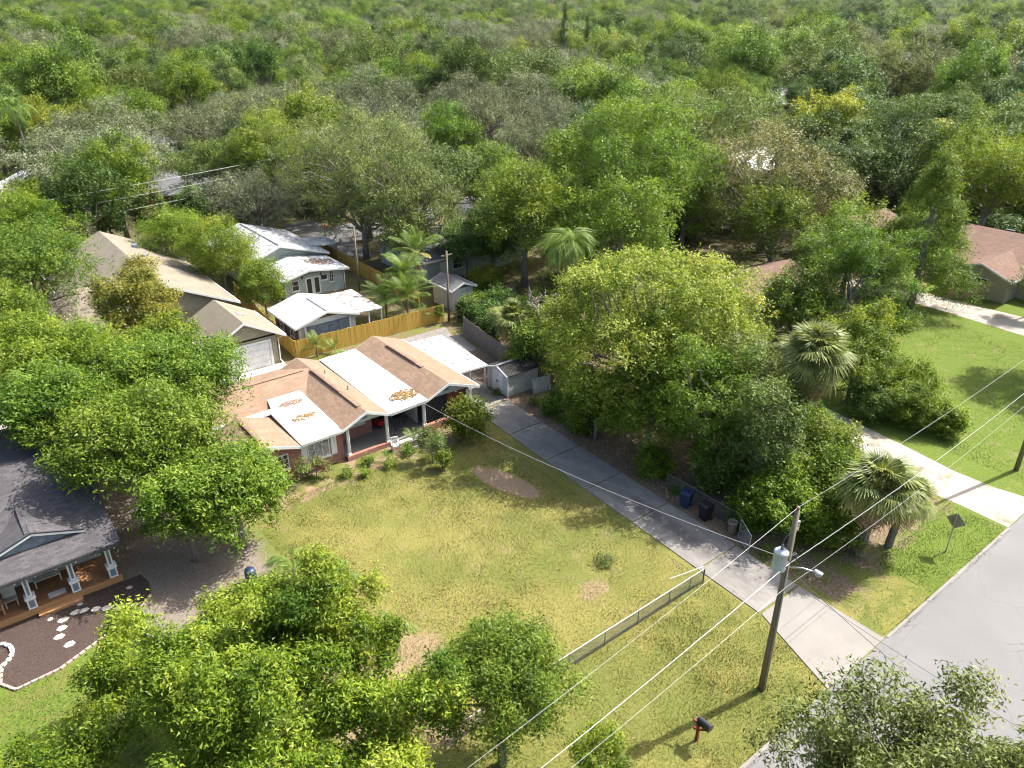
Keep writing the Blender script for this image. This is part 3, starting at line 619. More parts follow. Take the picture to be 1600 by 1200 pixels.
K = thing('grey_outbuilding', 'small grey walled outbuilding beside the hedge at the back', 'shed', (25.5, 20, 0))
part(K, 'wall', MB().box(24.4,26.9,18.6,22,0,2.2), 'off_white'); gable(K, 25.6, 2.85, 24.1, 2.25, 27.2, 2.25, 18.3, 22.3, 'shingle_grey_v', front=True)
L = thing('celadon_house', 'low pale green house behind the outbuilding glimpsed between the trees', 'house', (33, 30, 0))
part(L, 'wall', MB().box(26.8,40,27,37,0,2.7), 'sage_siding'); gable(L, 32, 4.4, 26.4, 2.7, 37.6, 2.7, 26.2, 40.6, 'shingle_grey_u', axis='u')
window(L, WF((0, 27, 0), '-v'), 30.2, 31.6, 1, 2.2, 2, 2); part(L, 'door', MB().box(28.6,29.5,26.93,26.99,.1,2.1), 'white_paint')
# right-hand brown-roofed houses
def brown_house(label, u0, u1, v0, v1, zr, ze, axis, wall='tan_stucco', roof='shingle_brown_', wins=()):
    h = thing('brown_roofed_house', label, 'house', ((u0+u1)/2, (v0+v1)/2, 0))
    part(h, 'wall', MB().box(u0+.5,u1-.5,v0+.5,v1-.5,0,ze), wall)
    if axis == 'v':
        part(h, 'gable_end', MB().prism([(u0+.5,v0+.45,ze),(u1-.5,v0+.45,ze),((u0+u1)/2,v0+.45,zr-.25)], (0,.1,0)), wall)
        gable(h, (u0+u1)/2, zr, u0, ze, u1, ze, v0, v1, roof+'v')
    else:
        part(h, 'gable_end', MB().prism([(u0+.45,v0+.5,ze),(u0+.45,v1-.5,ze),(u0+.45,(v0+v1)/2,zr-.25)], (.1,0,0)), wall)
        gable(h, (v0+v1)/2, zr, v0, ze, v1, ze, u0, u1, roof+'u', axis='u')
    for a in wins: window(h, WF((0, v0+.5, 0), '-v'), a, a+1.3, 1.0, 2.2, 2, 2)
    return h
brown_house('brown shingled house mostly hidden behind the big round tree', 43, 53, -4.5, 4.5, 4.4, 2.6, 'u', wins=(44, 48.5))
brown_house('tan walled house with brown roof under the spreading magnolia', 68, 80, 0, 9, 4.6, 2.7, 'u', wins=(70, 75))
hb = brown_house('tan house with wide brown roof and gabled porch at the right edge', 72, 88, -22, -5.5, 4.7, 2.6, 'v', wins=(74,))
part(hb, 'wall', MB().box(69.6,73,-14.5,-9,0,2.4), 'tan_stucco'); part(hb, 'gable_end', MB().prism([(69.55,-14.5,2.4),(69.55,-9,2.4),(69.55,-11.7,3.4)], (.1,0,0)), 'tan_stucco')
gable(hb, -11.75, 3.75, -15, 2.5, -8.5, 2.5, 69, 78, 'shingle_brown_u', axis='u'); window(hb, WF((69.6, 0, 0), '-u'), 11.2, 12.6, .9, 2.1, 2, 2)
for x, y in ((80.6, -10), (77.5, -15.5)): part(hb, 'roof_vent', MB().box(x,x+.5,y,y+.9,4.2,4.7), 'dark_metal')
# far houses
O = thing('orange_brick_house', 'orange brick house with grey shingle roof across the back street', 'house', (19, 84, 0))
part(O, 'wall', MB().box(13,25,77,86,0,2.8), 'peach_brick'); gable(O, 81.5, 4.8, 76.2, 2.7, 86.8, 2.7, 12.2, 27, 'shingle_grey_u', axis='u')
window(O, WF((0, 77, 0), '-v'), 15.0, 18.4, .9, 2.3, 4, 2); window(O, WF((13, 0, 0), '-u'), -82, -80.5, 1, 2.3, 2, 2); part(O, 'front_door', MB().box(20.2,21.2,76.94,76.99,.1,2.2), 'off_white')
def far_house(label, u0, u1, v0, v1, wall, roof, zr=4.8, axis='u', name='far_house'):
    h = thing(name, label, 'house', ((u0+u1)/2, (v0+v1)/2, 0)); part(h, 'wall', MB().box(u0+.5,u1-.5,v0+.5,v1-.5,0,2.8), wall)
    if axis == 'u': gable(h, (v0+v1)/2, zr, v0, 2.7, v1, 2.7, u0, u1, roof, axis='u')
    else: gable(h, (u0+u1)/2, zr, u0, 2.7, u1, 2.7, v0, v1, roof)
    for k in range(3):
        a = u0+1.2+k*(u1-u0-2.5)/2.6; window(h, WF((0, v0+.5, 0), '-v'), a, a+1.4, 1, 2.3, 2, 2)
    return h
far_house('white roofed house behind the wooded left edge', -5, 6.5, 86, 97, 'off_white', 'membrane_grey', 5.0, 'v')
ft = far_house('teal walled house peeping through the oaks at upper left', 22, 33, 121, 131, 'teal_wall', 'shingle_grey_u', 5.6)
far_house('grey roofed house among the trees at upper right', 138, 156, 34, 48, 'off_white', 'shingle_grey_u', 5.4)
far_house('blue grey roofed house deep in the wood right of centre', 196, 216, 128, 142, 'teal_wall', 'shingle_grey_u', 6.5)
far_house('white roofed house deep in the wood below the blue grey one', 168, 184, 82, 96, 'off_white', 'membrane_worn', 6)
far_house('pale house farthest back among the trees right of centre', 218, 236, 172, 186, 'off_white', 'membrane_grey', 7)
far_house('small white house showing one roof corner at the middle right', 92, 104, 33, 44, 'off_white', 'membrane_worn', 5)

# the dark-roofed porch house on the left
D = thing('porch_house', 'dark shingled house with wooden front porch at the left edge', 'house', (-18, 2, 0))
part(D, 'wall', MB().box(-32,-12.4,-.9,12.6,0,2.75), 'sage_siding')
for pts in ([(-34,-3.85,2.9),(-11.7,-3.85,2.9),(-11.7,3.4,5.2),(-34,3.4,5.2)], [(-34,3.4,5.2),(-11.7,3.4,5.2),(-11.7,13.4,2.8),(-34,13.4,2.8)]):
    part(D, 'roof_slope', MB().slab(pts, .16), 'shingle_dark_u')
part(D, 'gable_end', MB().prism([(-12.4,-3.0,2.7),(-12.4,12.4,2.7),(-12.4,3.4,4.95)], (-.1,0,0)), 'sage_siding')
part(D, 'fascia', MB().beam((-34,-3.9,2.8),(-11.7,-3.9,2.8),.05,.18).beam((-11.67,-3.85,2.8),(-11.67,3.4,5.1),.05,.18).beam((-11.67,3.4,5.1),(-11.67,13.4,2.7),.05,.18), 'dark_metal')
for e in (-17.45, -12.95):
    q = [(-15.2,-2.5,4.25),(-15.2,.9,4.25),(e,-1.9,3.45),(e,-2.5,3.45)]
    part(D, 'dormer_slope', MB().slab(q if e > -15 else q[::-1], .12), 'shingle_dark_u')
part(D, 'dormer_face', MB().prism([(-15.2,-2.35,4.1),(-17.2,-2.35,3.3),(-13.2,-2.35,3.3)], (0,.1,0)), 'foam_board')
part(D, 'dormer_trim', MB().beam((-15.2,-2.53,4.2),(-12.95,-2.53,3.4),.06,.13).beam((-15.2,-2.53,4.2),(-17.45,-2.53,3.4),.06,.13), 'white_paint')
part(D, 'dormer_trim', MB().beam((-15.2,-2.53,4.285),(-12.95,-2.53,3.485),.09,.03).beam((-15.2,-2.53,4.285),(-17.45,-2.53,3.485),.09,.03), 'black_plastic')
part(D, 'ridge_cap', MB().slab([(-15.45,-2.3,4.20),(-14.95,-2.3,4.20),(-14.95,.6,4.30),(-15.45,.6,4.30)], .04), 'shingle_dark_u')
dk = part(D, 'deck', MB().box(-26,-11.95,-3.1,-.9,.05,.44), 'deck_wood')
bm = MB().box(-.069,.069,0,2.3,0,.03).mesh('plank', 'deck_wood')
for i in range(100): place(dk, 'plank', bm, (-25.9+i*.14+18, -3.2-2, .445), (0, 0, 0))
part(dk, 'rim_board', MB().box(-26,-11.92,-3.26,-3.205,.08,.44), 'step_wood')
st = part(D, 'porch_steps', MB().box(-15.95,-14.0,-3.62,-3.27,.0,.16), 'step_wood'); part(st, 'tread', MB().box(-16.0,-13.95,-3.64,-3.28,.165,.205), 'step_wood')
for x in (-16.1, -14.1, -12.3, -18.1, -20.1):
    cl = part(D, 'porch_column', MB().box(x-.13,x+.13,-3.18,-2.92,1.2,2.78), 'white_paint'); part(cl, 'inset', MB().box(x-.06,x+.06,-3.19,-3.18,1.3,2.7), 'foam_board')
    part(cl, 'plinth', MB().box(x-.2,x+.2,-3.24,-2.84,.47,1.08), 'white_paint'); part(cl, 'plinth_inset', MB().box(x-.13,x+.13,-3.25,-3.24,.57,1.0), 'foam_board')
    part(cl, 'plinth_cap', MB().box(x-.25,x+.25,-3.29,-2.79,1.085,1.19), 'white_paint')
for x in (-19, -13.6): window(D, WF((0, -.9, .4), '-v'), x, x+1.5, .7, 2.0, 2, 2)
part(D, 'front_door', MB().box(-16.2,-15.2,-.97,-.91,.47,2.5), 'white_paint')
for k in range(9):
    x = -19.2+k*.9; single('string_bulb', MB().lathe([(.005,-.09),(.045,-.05),(.045,-.01),(.02,.03)], (x,-3.8,2.66), 8), 'bulb', 'small pale bulb strung under the eave of the wooden porch', 'bulb', 'string lights along the porch eave', (x,-3.8,2.66))
single('doormat', MB().slab([(-15.35,-2.95,.495),(-14.55,-2.95,.495),(-14.55,-2.5,.495),(-15.35,-2.5,.495)], .015), 'off_white', 'pale rectangular doormat at the top of the porch steps', 'doormat', None, (-15,-2.7,.48))
bn = thing('porch_bench', 'cream wooden bench on the porch deck behind the columns', 'bench', (-15, -1.5, .475))
part(bn, 'seat', MB().box(-15.75,-14.5,-1.75,-1.25,.88,.93), 'cream_cloth'); part(bn, 'backrest', MB().box(-15.75,-14.5,-1.24,-1.19,.93,1.42), 'cream_cloth')
for x in (-15.7, -14.55):
    for y in (-1.7, -1.25): part(bn, 'leg', MB().box(x-.03,x+.03,y-.03,y+.03,.475,.88), 'cream_cloth')
ch = thing('porch_chair', 'cream slatted lounge chair on the porch near the left frame edge', 'chair', (-16.9, -2.1, .475))
part(ch, 'seat', MB().prism([(-17.2,-2.5,.85),(-16.6,-2.5,.85),(-16.6,-1.95,.75),(-17.2,-1.95,.75)], (0,0,.04)), 'cream_cloth'); part(ch, 'backrest', MB().prism([(-17.2,-1.95,.78),(-16.6,-1.95,.78),(-16.6,-1.6,1.45),(-17.2,-1.6,1.45)], (0,.04,0)), 'cream_cloth')
for x in (-17.15, -16.65):
    for y in (-2.45, -1.95): part(ch, 'leg', MB().box(x-.03,x+.03,y-.03,y+.03,.475,.76), 'cream_cloth')
wc = thing('wooden_chair', 'orange-brown wooden armchair at the porch front, cut by the frame', 'chair', (-17.6, -2.6, .475))
part(wc, 'seat', MB().box(-17.9,-17.3,-2.9,-2.35,.85,.9), 'step_wood'); part(wc, 'armrest', MB().box(-17.35,-17.22,-2.95,-2.3,1.08,1.12), 'step_wood'); part(wc, 'backrest', MB().box(-17.9,-17.3,-2.35,-2.28,.9,1.5), 'step_wood')
for x in (-17.85, -17.3):
    for y in (-2.85, -2.35): part(wc, 'leg', MB().box(x-.04,x+.04,y-.04,y+.04,.475,1.08), 'step_wood')
# mulch bed, edging and stepping stones
MBED = [(-26,-3.3),(-11.1,-3.3),(-10.9,-4.2),(-11.1,-5.3),(-12.2,-6.4),(-13.8,-7.0),(-15.9,-7.9),(-17.7,-8.0),(-18.2,-7.2),(-18.0,-6.2),(-19,-5.4),(-26,-5.2)]
single('mulch_bed', MB().slab([(x,y,.05) for x, y in MBED], .045), 'mulch', 'dark mulch bed in front of the wooden porch', 'mulch', kind='stuff')
ed = thing('garden_edging', 'pale brick edging around the mulch bed', 'edging', (-16, -7.9, 0)); r = random.Random(4)
edge = MBED[3:10]
for (x0, y0), (x1, y1) in zip(edge, edge[1:]):
    L_ = math.hypot(x1-x0, y1-y0); n_ = int(L_/.3)
    for i in range(n_):
        s_ = (i+.5)/n_; a = math.atan2(y1-y0, x1-x0)+r.uniform(-.08, .08)
        o = place(ed, 'brick', MB().box(-.135,.135,-.055,.055,0,.09).mesh('brick', 'terracotta_edge') if i == 0 and x0 == edge[0][0] else bpy.data.meshes['brick'], (x0+(x1-x0)*s_+16, y0+(y1-y0)*s_+7.9, .02), (r.uniform(-.06, .06), 0, a))
wr = thing('stone_ring', 'ring of white stones around a planting at the left edge', 'edging', (-18.4, -5.2, 0))
for i in range(12):
    a = -1.9+i*.3; place(wr, 'stone', MB().prism([(.17*math.cos(j*1.05)*r.uniform(.8, 1.2), .11*math.sin(j*1.05)*r.uniform(.8, 1.2), 0) for j in range(6)], (0,0,.12)).mesh('stone', 'flagstone'), (.95*math.cos(a), .95*math.sin(a), .03), (0, 0, a+1.57))
stones = [(-14.51,-4.3,'beside the right end of the steps'),(-15.1,-4.5,'nearest below the middle of the steps'),(-15.28,-5.1,'second down the path from the steps'),(-15.5,-5.65,'third down the path from the steps'),(-15.2,-6.5,'lowest on the path, half under the leaves'),
 (-14.15,-4.4,'just right of the steps'),(-13.64,-4.7,'second in the row heading right'),(-13.16,-4.95,'third in the row heading right'),(-12.63,-5.3,'fourth in the row heading right'),(-12.1,-5.6,'at the right end of the row'),(-11.85,-4.05,'alone in the shade near the bed corner'),(-15.6,-4.05,'small one left of the steps'),(-14.2,-3.8,'tight against the step corner')]
for i, (x, y, wtx) in enumerate(stones):
    s_ = .23 if 'small' not in wtx and 'tight' not in wtx and 'alone' not in wtx else .14
    single('stepping_stone', MB().prism([(x+s_*1.15*math.cos(j*1.047+i)*r.uniform(.8, 1.15), y+s_*.85*math.sin(j*1.047+i)*r.uniform(.8, 1.15), .045) for j in range(6)], (0, 0, .035)), 'flagstone', 'pale flat stepping stone '+wtx, 'stepping stone', 'stepping stones in the mulch bed', (x, y, .045))

# ------------------------------------------------------------------ street furniture
PU, PV = 8.73, -28.84
U = thing('utility_pole', 'tall weathered wooden utility pole with transformer and street lamp beside the driveway', 'utility pole', (PU, PV, 0))
part(U, 'pole', MB().tube([(PU,PV,-.2),(PU,PV,5),(PU,PV,9.85)], [.165, .14, .105], 12), 'pole_wood', True)
tr = part(U, 'transformer', MB().lathe([(.1,-.5),(.27,-.48),(.28,-.4),(.28,.36),(.3,.37),(.3,.42),(.22,.5),(.05,.54)], (PU-.42,PV+.1,7.55), 18), 'transformer_grey', True)
part(tr, 'bushing', MB().lathe([(.05,0),(.075,.05),(.05,.1),(.07,.15),(.045,.2),(.06,.25),(.02,.3)], (PU-.42,PV+.1,8.05), 10), 'dull_steel', True)
part(tr, 'bracket', MB().box(PU-.2,PU-.1,PV-.1,PV+.18,7.35,7.45).box(PU-.2,PU-.1,PV-.1,PV+.18,7.7,7.8), 'galvanised')
part(U, 'conduit', MB().tube([(PU-.1,PV-.15,.0),(PU-.085,PV-.13,5.0),(PU-.08,PV-.11,7.2)], .028, 6), 'dull_steel')
part(U, 'insulator', MB().lathe([(.03,0),(.07,.03),(.04,.08),(.08,.12),(.05,.2)], (PU,PV,9.85), 10), 'ceramic', True)
part(U, 'cutout', MB().box(PU+.1,PU+.3,PV-.05,PV+.05,8.85,8.93).tube([(PU+.32,PV,9.2),(PU+.3,PV,8.75)], .05, 8).tube([(PU+.22,PV,9.2),(PU+.32,PV,9.2)], .025, 6), 'galvanised')
part(U, 'jumper_wire', MB().tube([(PU-.42,PV+.1,8.35),(PU-.38,PV+.1,8.6),(PU-.15,PV+.05,8.75),(PU+.1,PV-.05,8.7),(PU+.3,PV,8.75)], .014, 5), 'wire_dark')
part(U, 'cable_coil', MB().tube([(PU+.28+.22*math.cos(a*.7),PV-.08+.05*math.sin(a),7.4+.22*math.sin(a*.7)) for a in range(20)], .014, 5), 'wire_dark')
la = part(U, 'lamp_arm', MB().tube([(PU+.1,PV-.08,7.0),(PU+.35,PV-.5,7.12),(PU+.55,PV-.95,7.1)], .035, 8), 'galvanised', True)
part(la, 'lamp_head', MB().lathe([(.06,-.1),(.13,-.06),(.15,0),(.12,.08),(.05,.12)], (PU+.6,PV-1.1,7.06), 12).box(PU+.5,PU+.7,PV-1.25,PV-.9,7.05,7.16), 'galvanised', True)
U2 = thing('utility_pole', 'second wooden utility pole rising at the right frame edge beyond the gravel drive', 'utility pole', (37.23, -28.4, 0))
part(U2, 'pole', MB().tube([(37.23,-28.4,-.2),(37.23,-28.4,9.9)], [.16, .105], 12), 'pole_wood', True); part(U2, 'insulator', MB().lathe([(.03,0),(.07,.03),(.04,.08),(.08,.12),(.05,.2)], (37.23,-28.4,9.9), 10), 'ceramic')
U4 = thing('utility_pole', 'slender pole at the end of the yellow fence', 'utility pole', (22.6, 16.6, 0))
part(U4, 'pole', MB().tube([(22.6,16.6,-.2),(22.6,16.6,7.0)], [.12, .09], 10), 'pole_wood', True); part(U4, 'crossarm', MB().beam((22.0,16.6,6.6),(23.2,16.6,6.6),.09,.11), 'pole_wood')
U5 = thing('utility_pole', 'wooden pole in the yard beside the pale green house', 'utility pole', (19.9, 29.5, 0)); part(U5, 'pole', MB().tube([(19.9,29.5,-.2),(19.9,29.5,7)], [.12, .09], 10), 'pole_wood', True)
U6 = thing('utility_pole', 'wooden pole on the back street corner', 'utility pole', (27.5, 61, 0)); part(U6, 'pole', MB().tube([(27.5,61,-.2),(27.5,61,9)], [.14, .1], 10), 'pole_wood', True)
def wire(name, label, a, b, sag, rad, mat, n_=24, wob=0):
    r = random.Random(len(label)); pts = []
    for i in range(n_+1):
        s_ = i/n_; p = Vector(a).lerp(Vector(b), s_); p.z -= sag*4*s_*(1-s_)
        if wob and 0 < i < n_: p.z += r.uniform(-wob, wob)
        pts.append(p)
    return single(name, MB().tube(pts, rad, 5), mat, label, 'wire', 'overhead wires', tuple(a))
wire('power_line', 'top power line from the main pole to the right', (PU,PV,10.0), (37.23,-28.4,10.05), .35, .008, 'wire_bare')
wire('power_line', 'top power line from the main pole across the front lawn', (PU,PV,10.0), (-30,-29.6,8.2), .8, .007, 'wire_bare')
wire('power_cable', 'thick twisted cable from the main pole to the right', (PU,PV-.12,7.3), (37.23,-28.5,7.4), .4, .015, 'wire_bare', 60, .012)
wire('power_cable', 'thick twisted cable from the main pole across the front lawn', (PU,PV-.12,7.3), (-30,-29.6,6.2), .8, .015, 'wire_bare', 60, .012)
wire('phone_line', 'lowest telephone line from the main pole to the right', (PU,PV-.14,6.0), (37.23,-28.5,6.2), .4, .009, 'wire_bare')
wire('phone_line', 'lowest telephone line from the main pole across the front lawn', (PU,PV-.14,6.0), (-30,-29.6,5.0), .7, .007, 'wire_bare')
wire('service_cable', 'service cable running from the transformer to the brick house', (PU-.3,PV+.15,7.6), (8.9,-.1,2.75), .55, .015, 'wire_bare', 50, .012)
wire('service_cable', 'cable crossing the road from the street lamp pole towards the bottom right', (PU+.1,PV-.15,6.9), (6.6,-47.5,5.4), .5, .012, 'wire_dark')
wire('service_cable', 'thin cable crossing the road nearest the driveway mouth', (PU+.1,PV-.15,6.4), (11.5,-46,4.4), .5, .009, 'wire_dark')
for k, (x, y, z) in enumerate(((PU-.1,PV,6.0),)): pass
for (z0, lab) in ((9.2, 'highest of the three far wires over the back street'), (7.9, 'middle of the three far wires over the back street'), (6.4, 'lowest and thickest of the three far wires over the back street')):
    wire('power_line', lab, (-60,50+(9.2-z0)*.4,z0-1.0), (27.5,61,z0-.3), .8, .017, 'wire_bare')
wire('power_line', 'far wire above the oaks behind the big centre trees', (27.5,61,8.7), (110,76,10), 1.0, .012, 'wire_bare')
# pylons on the skyline
for x, y, hh, lab in ((60, 395, 22, 'leftmost lattice mast on the skyline'), (150, 420, 22, 'lattice mast on the skyline left of centre')):
    m_ = thing('lattice_mast', lab, 'mast', (x, y, 0)); mb = MB()
    for sx, sy in ((-1,-1),(1,-1),(1,1),(-1,1)): mb.beam((x+sx*1.2,y+sy*1.2,0),(x+sx*.2,y+sy*.2,hh),.08,.08)
    part(m_, 'leg_frame', mb, 'galvanised'); mb = MB()
    for k in range(8):
        z = k*hh/8; e = 1.2-z/hh; e2 = 1.2-(z+hh/8)/hh
        mb.beam((x-e,y-e,z),(x+e2,y-e2,z+hh/8),.04,.04); mb.beam((x-e,y+e,z),(x-e2,y-e2,z+hh/8),.04,.04)
    part(m_, 'bracing', mb, 'galvanised'); part(m_, 'crossarm', MB().beam((x-3,y,hh-2),(x+3,y,hh-2),.08,.08), 'galvanised')
mx = thing('mailbox', 'black roadside mailbox on a red wooden post', 'mailbox', (4.3, -28.77, 0))
part(mx, 'post', MB().box(4.25,4.36,-28.82,-28.71,0,1.05), 'red_paint'); part(mx, 'arm', MB().box(3.95,4.36,-28.86,-28.75,.98,1.09).beam((4.3,-28.77,.65),(4.3,-29.15,1.0),.07,.07).box(4.25,4.36,-29.2,-28.5,.985,1.085), 'red_paint')
prof = [(.11*math.cos(a), .11*math.sin(a)+.16) for a in np.linspace(0, math.pi, 9)]; prof = [(.11, .0)]+prof+[(-.11, .0)]
bx = part(mx, 'box', MB().prism([(4.32+p_[0]*1.25,-29.3,1.09+p_[1]*1.1) for p_ in prof], (0,.58,0)), 'black_plastic'); part(bx, 'door', MB().prism([(4.32+p_[0]*1.3,-29.33,1.09+p_[1]*1.12) for p_ in prof], (0,.03,0)), 'dark_metal'); part(bx, 'flag', MB().box(4.47,4.48,-29.0,-28.97,1.2,1.4), 'red_paint')
sg = thing('road_sign', 'back of a diamond road sign on a thin post by the road', 'sign', (25.1, -29.46, 0))
part(sg, 'post', MB().beam((25.1,-29.46,0),(25.16,-29.44,2.55),.06,.04), 'galvanised')
q = [(25.24,-29.46,2.6),(25.24,-28.94,2.08),(25.24,-29.46,1.56),(25.24,-29.98,2.08)]
part(sg, 'plate', MB().prism([(25.2+.0*i,p_[1],p_[2]) for i, p_ in enumerate(q)], (.012,0,0)), 'sign_back')
def bin_(label, x, y, mat, an):
    b = thing('wheelie_bin', label, 'bin', (x, y, 0), 'wheelie bins beside the driveway'); q = Matrix.Translation((x, y, 0))@Matrix.Rotation(an, 4, 'Z')
    def pt(n_, mb, m=mat): mb.v = [tuple(q@Vector(v)) for v in mb.v]; return part(b, n_, mb, m)
    pt('body', MB().add([(-.24,-.26,.06),(.24,-.26,.06),(.24,.24,.06),(-.24,.24,.06),(-.31,-.36,1.02),(.31,-.36,1.02),(.31,.33,1.02),(-.31,.33,1.02)], [(0,3,2,1),(4,5,6,7),(0,1,5,4),(1,2,6,5),(2,3,7,6),(3,0,4,7)]))
    pt('lid', MB().prism([(-.34,-.4,1.025),(-.34,.38,1.025),(-.34,.3,1.12),(-.34,-.2,1.14),(-.34,-.4,1.08)], (.68,0,0))); pt('handle', MB().tube([(-.26,.42,.98),(.26,.42,.98)], .02, 6))
    for sx in (-.27, .27): pt('wheel', MB().tube([(sx-.03,.24,.11),(sx+.03,.24,.11)], .11, 12), 'black_plastic')
bin_('dark blue wheelie bin beside the driveway', 16.95, -17.5, 'blue_plastic', -1.3)
bin_('black wheelie bin beside the driveway', 16.85, -19.05, 'black_plastic', -1.6)
bn2 = single('dustbin', MB().lathe([(.2,.0),(.22,.02),(.27,.72),(.29,.74),(.29,.78),(.25,.78),(.24,.6)], (17.05,-20.85,0), 16), 'taupe_plastic', 'open taupe plastic dustbin by the vines', 'bin', None, (17.05,-20.85,0), True)
def chain_mesh(mb, a, b, z0, z1, pitch=.12):                        # diagonal wires between two points
    a = Vector(a); b = Vector(b); L_ = (b-a).length; d = (b-a)/L_; hgt = z1-z0; n_ = int(L_/pitch)
    for i in range(-int(hgt/pitch), n_+1):
        for s_ in (1, -1):
            x0, x1 = i*pitch, i*pitch+hgt; y0, y1 = 0., hgt
            if x0 < 0: y0 = -x0; x0 = 0
            if x1 > L_: y1 -= x1-L_; x1 = L_
            if x1-x0 < .03: continue
            p0 = a+d*x0; p1 = a+d*x1
            if s_ > 0: mb.tube([(p0.x,p0.y,z0+y0),(p1.x,p1.y,z0+y1)], .0075, 3, False)
            else: mb.tube([(p0.x,p0.y,z1-y0),(p1.x,p1.y,z1-y1)], .0075, 3, False)
CF = thing('chain_link_fence', 'low galvanised chain-link fence across the front lawn', 'fence', (7, -22.5, 0))
fx = [12.3, 11.2, 9.6, 7.3, 5.0, 2.7, .4, -1.9, -4.2]
for i, x in enumerate(fx): part(CF, 'post', MB().tube([(x,-22.6+.01*i,0),(x,-22.6+.01*i,.98)], .038 if i == 0 else .026, 8), 'dark_metal' if i == 0 else 'dull_steel')
part(CF, 'top_rail', MB().tube([(12.3,-22.6,.95),(-4.2,-22.52,.95)], .024, 8), 'galvanised')
mb = MB(); chain_mesh(mb, (12.3,-22.6,0), (-4.2,-22.52,0), .04, .93); part(CF, 'wire_mesh', mb, 'dull_steel', kind='stuff')
part(CF, 'loose_rail', MB().tube([(12.3,-22.5,1.02),(10.2,-22.0,.98)], .024, 8), 'galvanised')
CG = thing('chain_link_gate', 'leaning chain-link gate panel at the driveway edge under the vines', 'gate', (16.3, -22.6, 0))
part(CG, 'frame', MB().tube([(16.25,-22.6,.03),(16.3,-22.6,1.15),(17.0,-21.4,1.3),(17.0,-21.35,.05),(16.25,-22.6,.03)], .025, 8), 'galvanised'); mb = MB(); chain_mesh(mb, (16.28,-22.58,0), (16.99,-21.38,0), .1, 1.1); part(CG, 'wire_mesh', mb, 'dull_steel', kind='stuff')
CG2 = thing('chain_link_fence', 'short chain-link fence run behind the wheelie bins', 'fence', (17.6, -17, 0))
for y in (-15.4, -16.6, -18.8, -21): part(CG2, 'post', MB().tube([(17.55,y,0),(17.55,y,1.1)], .026, 8), 'dull_steel')
part(CG2, 'top_rail', MB().tube([(17.55,-15.4,1.08),(17.6,-18,1.05),(17.55,-21.2,1.08)], .02, 8), 'dull_steel'); mb = MB(); chain_mesh(mb, (17.55,-15.4,0), (17.55,-21,0), .06, 1.05); part(CG2, 'wire_mesh', mb, 'dull_steel', kind='stuff')
single('fallen_palm_frond', MB().tube([(17.3,-15.2,.1),(16.9,-15.9,.5),(16.4,-16.5,.25)], .03, 5), 'dead_wood', 'dry fallen palm stalk by the chain-link fence', 'branch', None, (17,-15.8,0))
single('plastic_barrel', MB().lathe([(.24,0),(.29,.2),(.3,.45),(.29,.7),(.25,.88)], (-6.6,-7.6,0), 14), 'blue_plastic', 'dark blue barrel in the shade left of the lawn', 'barrel', None, (-6.6,-7.6,0), True)
single('traffic_cone', MB().box(28.2,28.6,54.8,55.2,0,.05).lathe([(.16,.05),(.03,.75)], (28.4,55,0), 10), 'orange_cone', 'orange cone beside the back street', 'cone', None, (28.4,55,0))
# ------------------------------------------------------------------ vegetation
def unit(a): return a/np.maximum(np.linalg.norm(a, axis=1, keepdims=True), 1e-6)
def quad_mesh(name, V, tint, mat):                     # V: (n, corners, 3)
    n, q_ = V.shape[:2]; me = bpy.data.meshes.new(name)
    me.vertices.add(q_*n); me.vertices.foreach_set('co', V.reshape(-1).astype(np.float32))
    me.loops.add(q_*n); me.loops.foreach_set('vertex_index', np.arange(q_*n, dtype=np.int32))
    me.polygons.add(n); me.polygons.foreach_set('loop_start', np.arange(0, q_*n, q_, dtype=np.int32))
    at = me.attributes.new('tint', 'FLOAT', 'FACE'); at.data.foreach_set('value', np.clip(tint, 0, 1).astype(np.float32))
    me.materials.append(M[mat]); me.update(calc_edges=True); return me
def leaf_quads(P, D, L, W, g, fold=.25):
    n = len(P); t_ = unit(np.cross(D, g.normal(size=(n, 3)))); b = np.cross(D, t_)
    s = g.uniform(.65, 1.3, (n, 1)); l = L*s/2; w_ = W*s/2
    return np.stack([P-t_*l-b*w_*.7, P-t_*l*.6+b*w_, P+t_*l], 1)
def clump_dome(g, R, Rz, n, cr=(.2, .32), low=-.35, lob=.2, inner=.25, flat=1.):
    i = np.arange(n)+.5; z = 1-(1-low)*i/n; ph = i*2.39996+g.uniform(0, 6.28)
    d = np.stack([np.sqrt(np.maximum(0, 1-z*z))*np.cos(ph), np.sqrt(np.maximum(0, 1-z*z))*np.sin(ph), z], 1); d = unit(d+g.normal(size=d.shape)*.16)
    lobes = unit(g.normal(size=(7, 3))); f = 1+lob*(np.max(d@lobes.T, 1)**6-.5)+g.normal(size=n)*lob*.35
    r = g.uniform(cr[0], cr[1], n)*R
    C = d*f[:, None]*np.array([R, R, Rz]); C -= d*r[:, None]*.7
    m = int(n*inner); Ci = unit(g.normal(size=(m, 3)))*g.uniform(.2, .65, (m, 1))*np.array([R, R, Rz]); Ci[:, 2] = np.abs(Ci[:, 2])*.8
    return np.vstack([C, Ci]), np.concatenate([r, g.uniform(cr[0], cr[1], m)*R*.8])
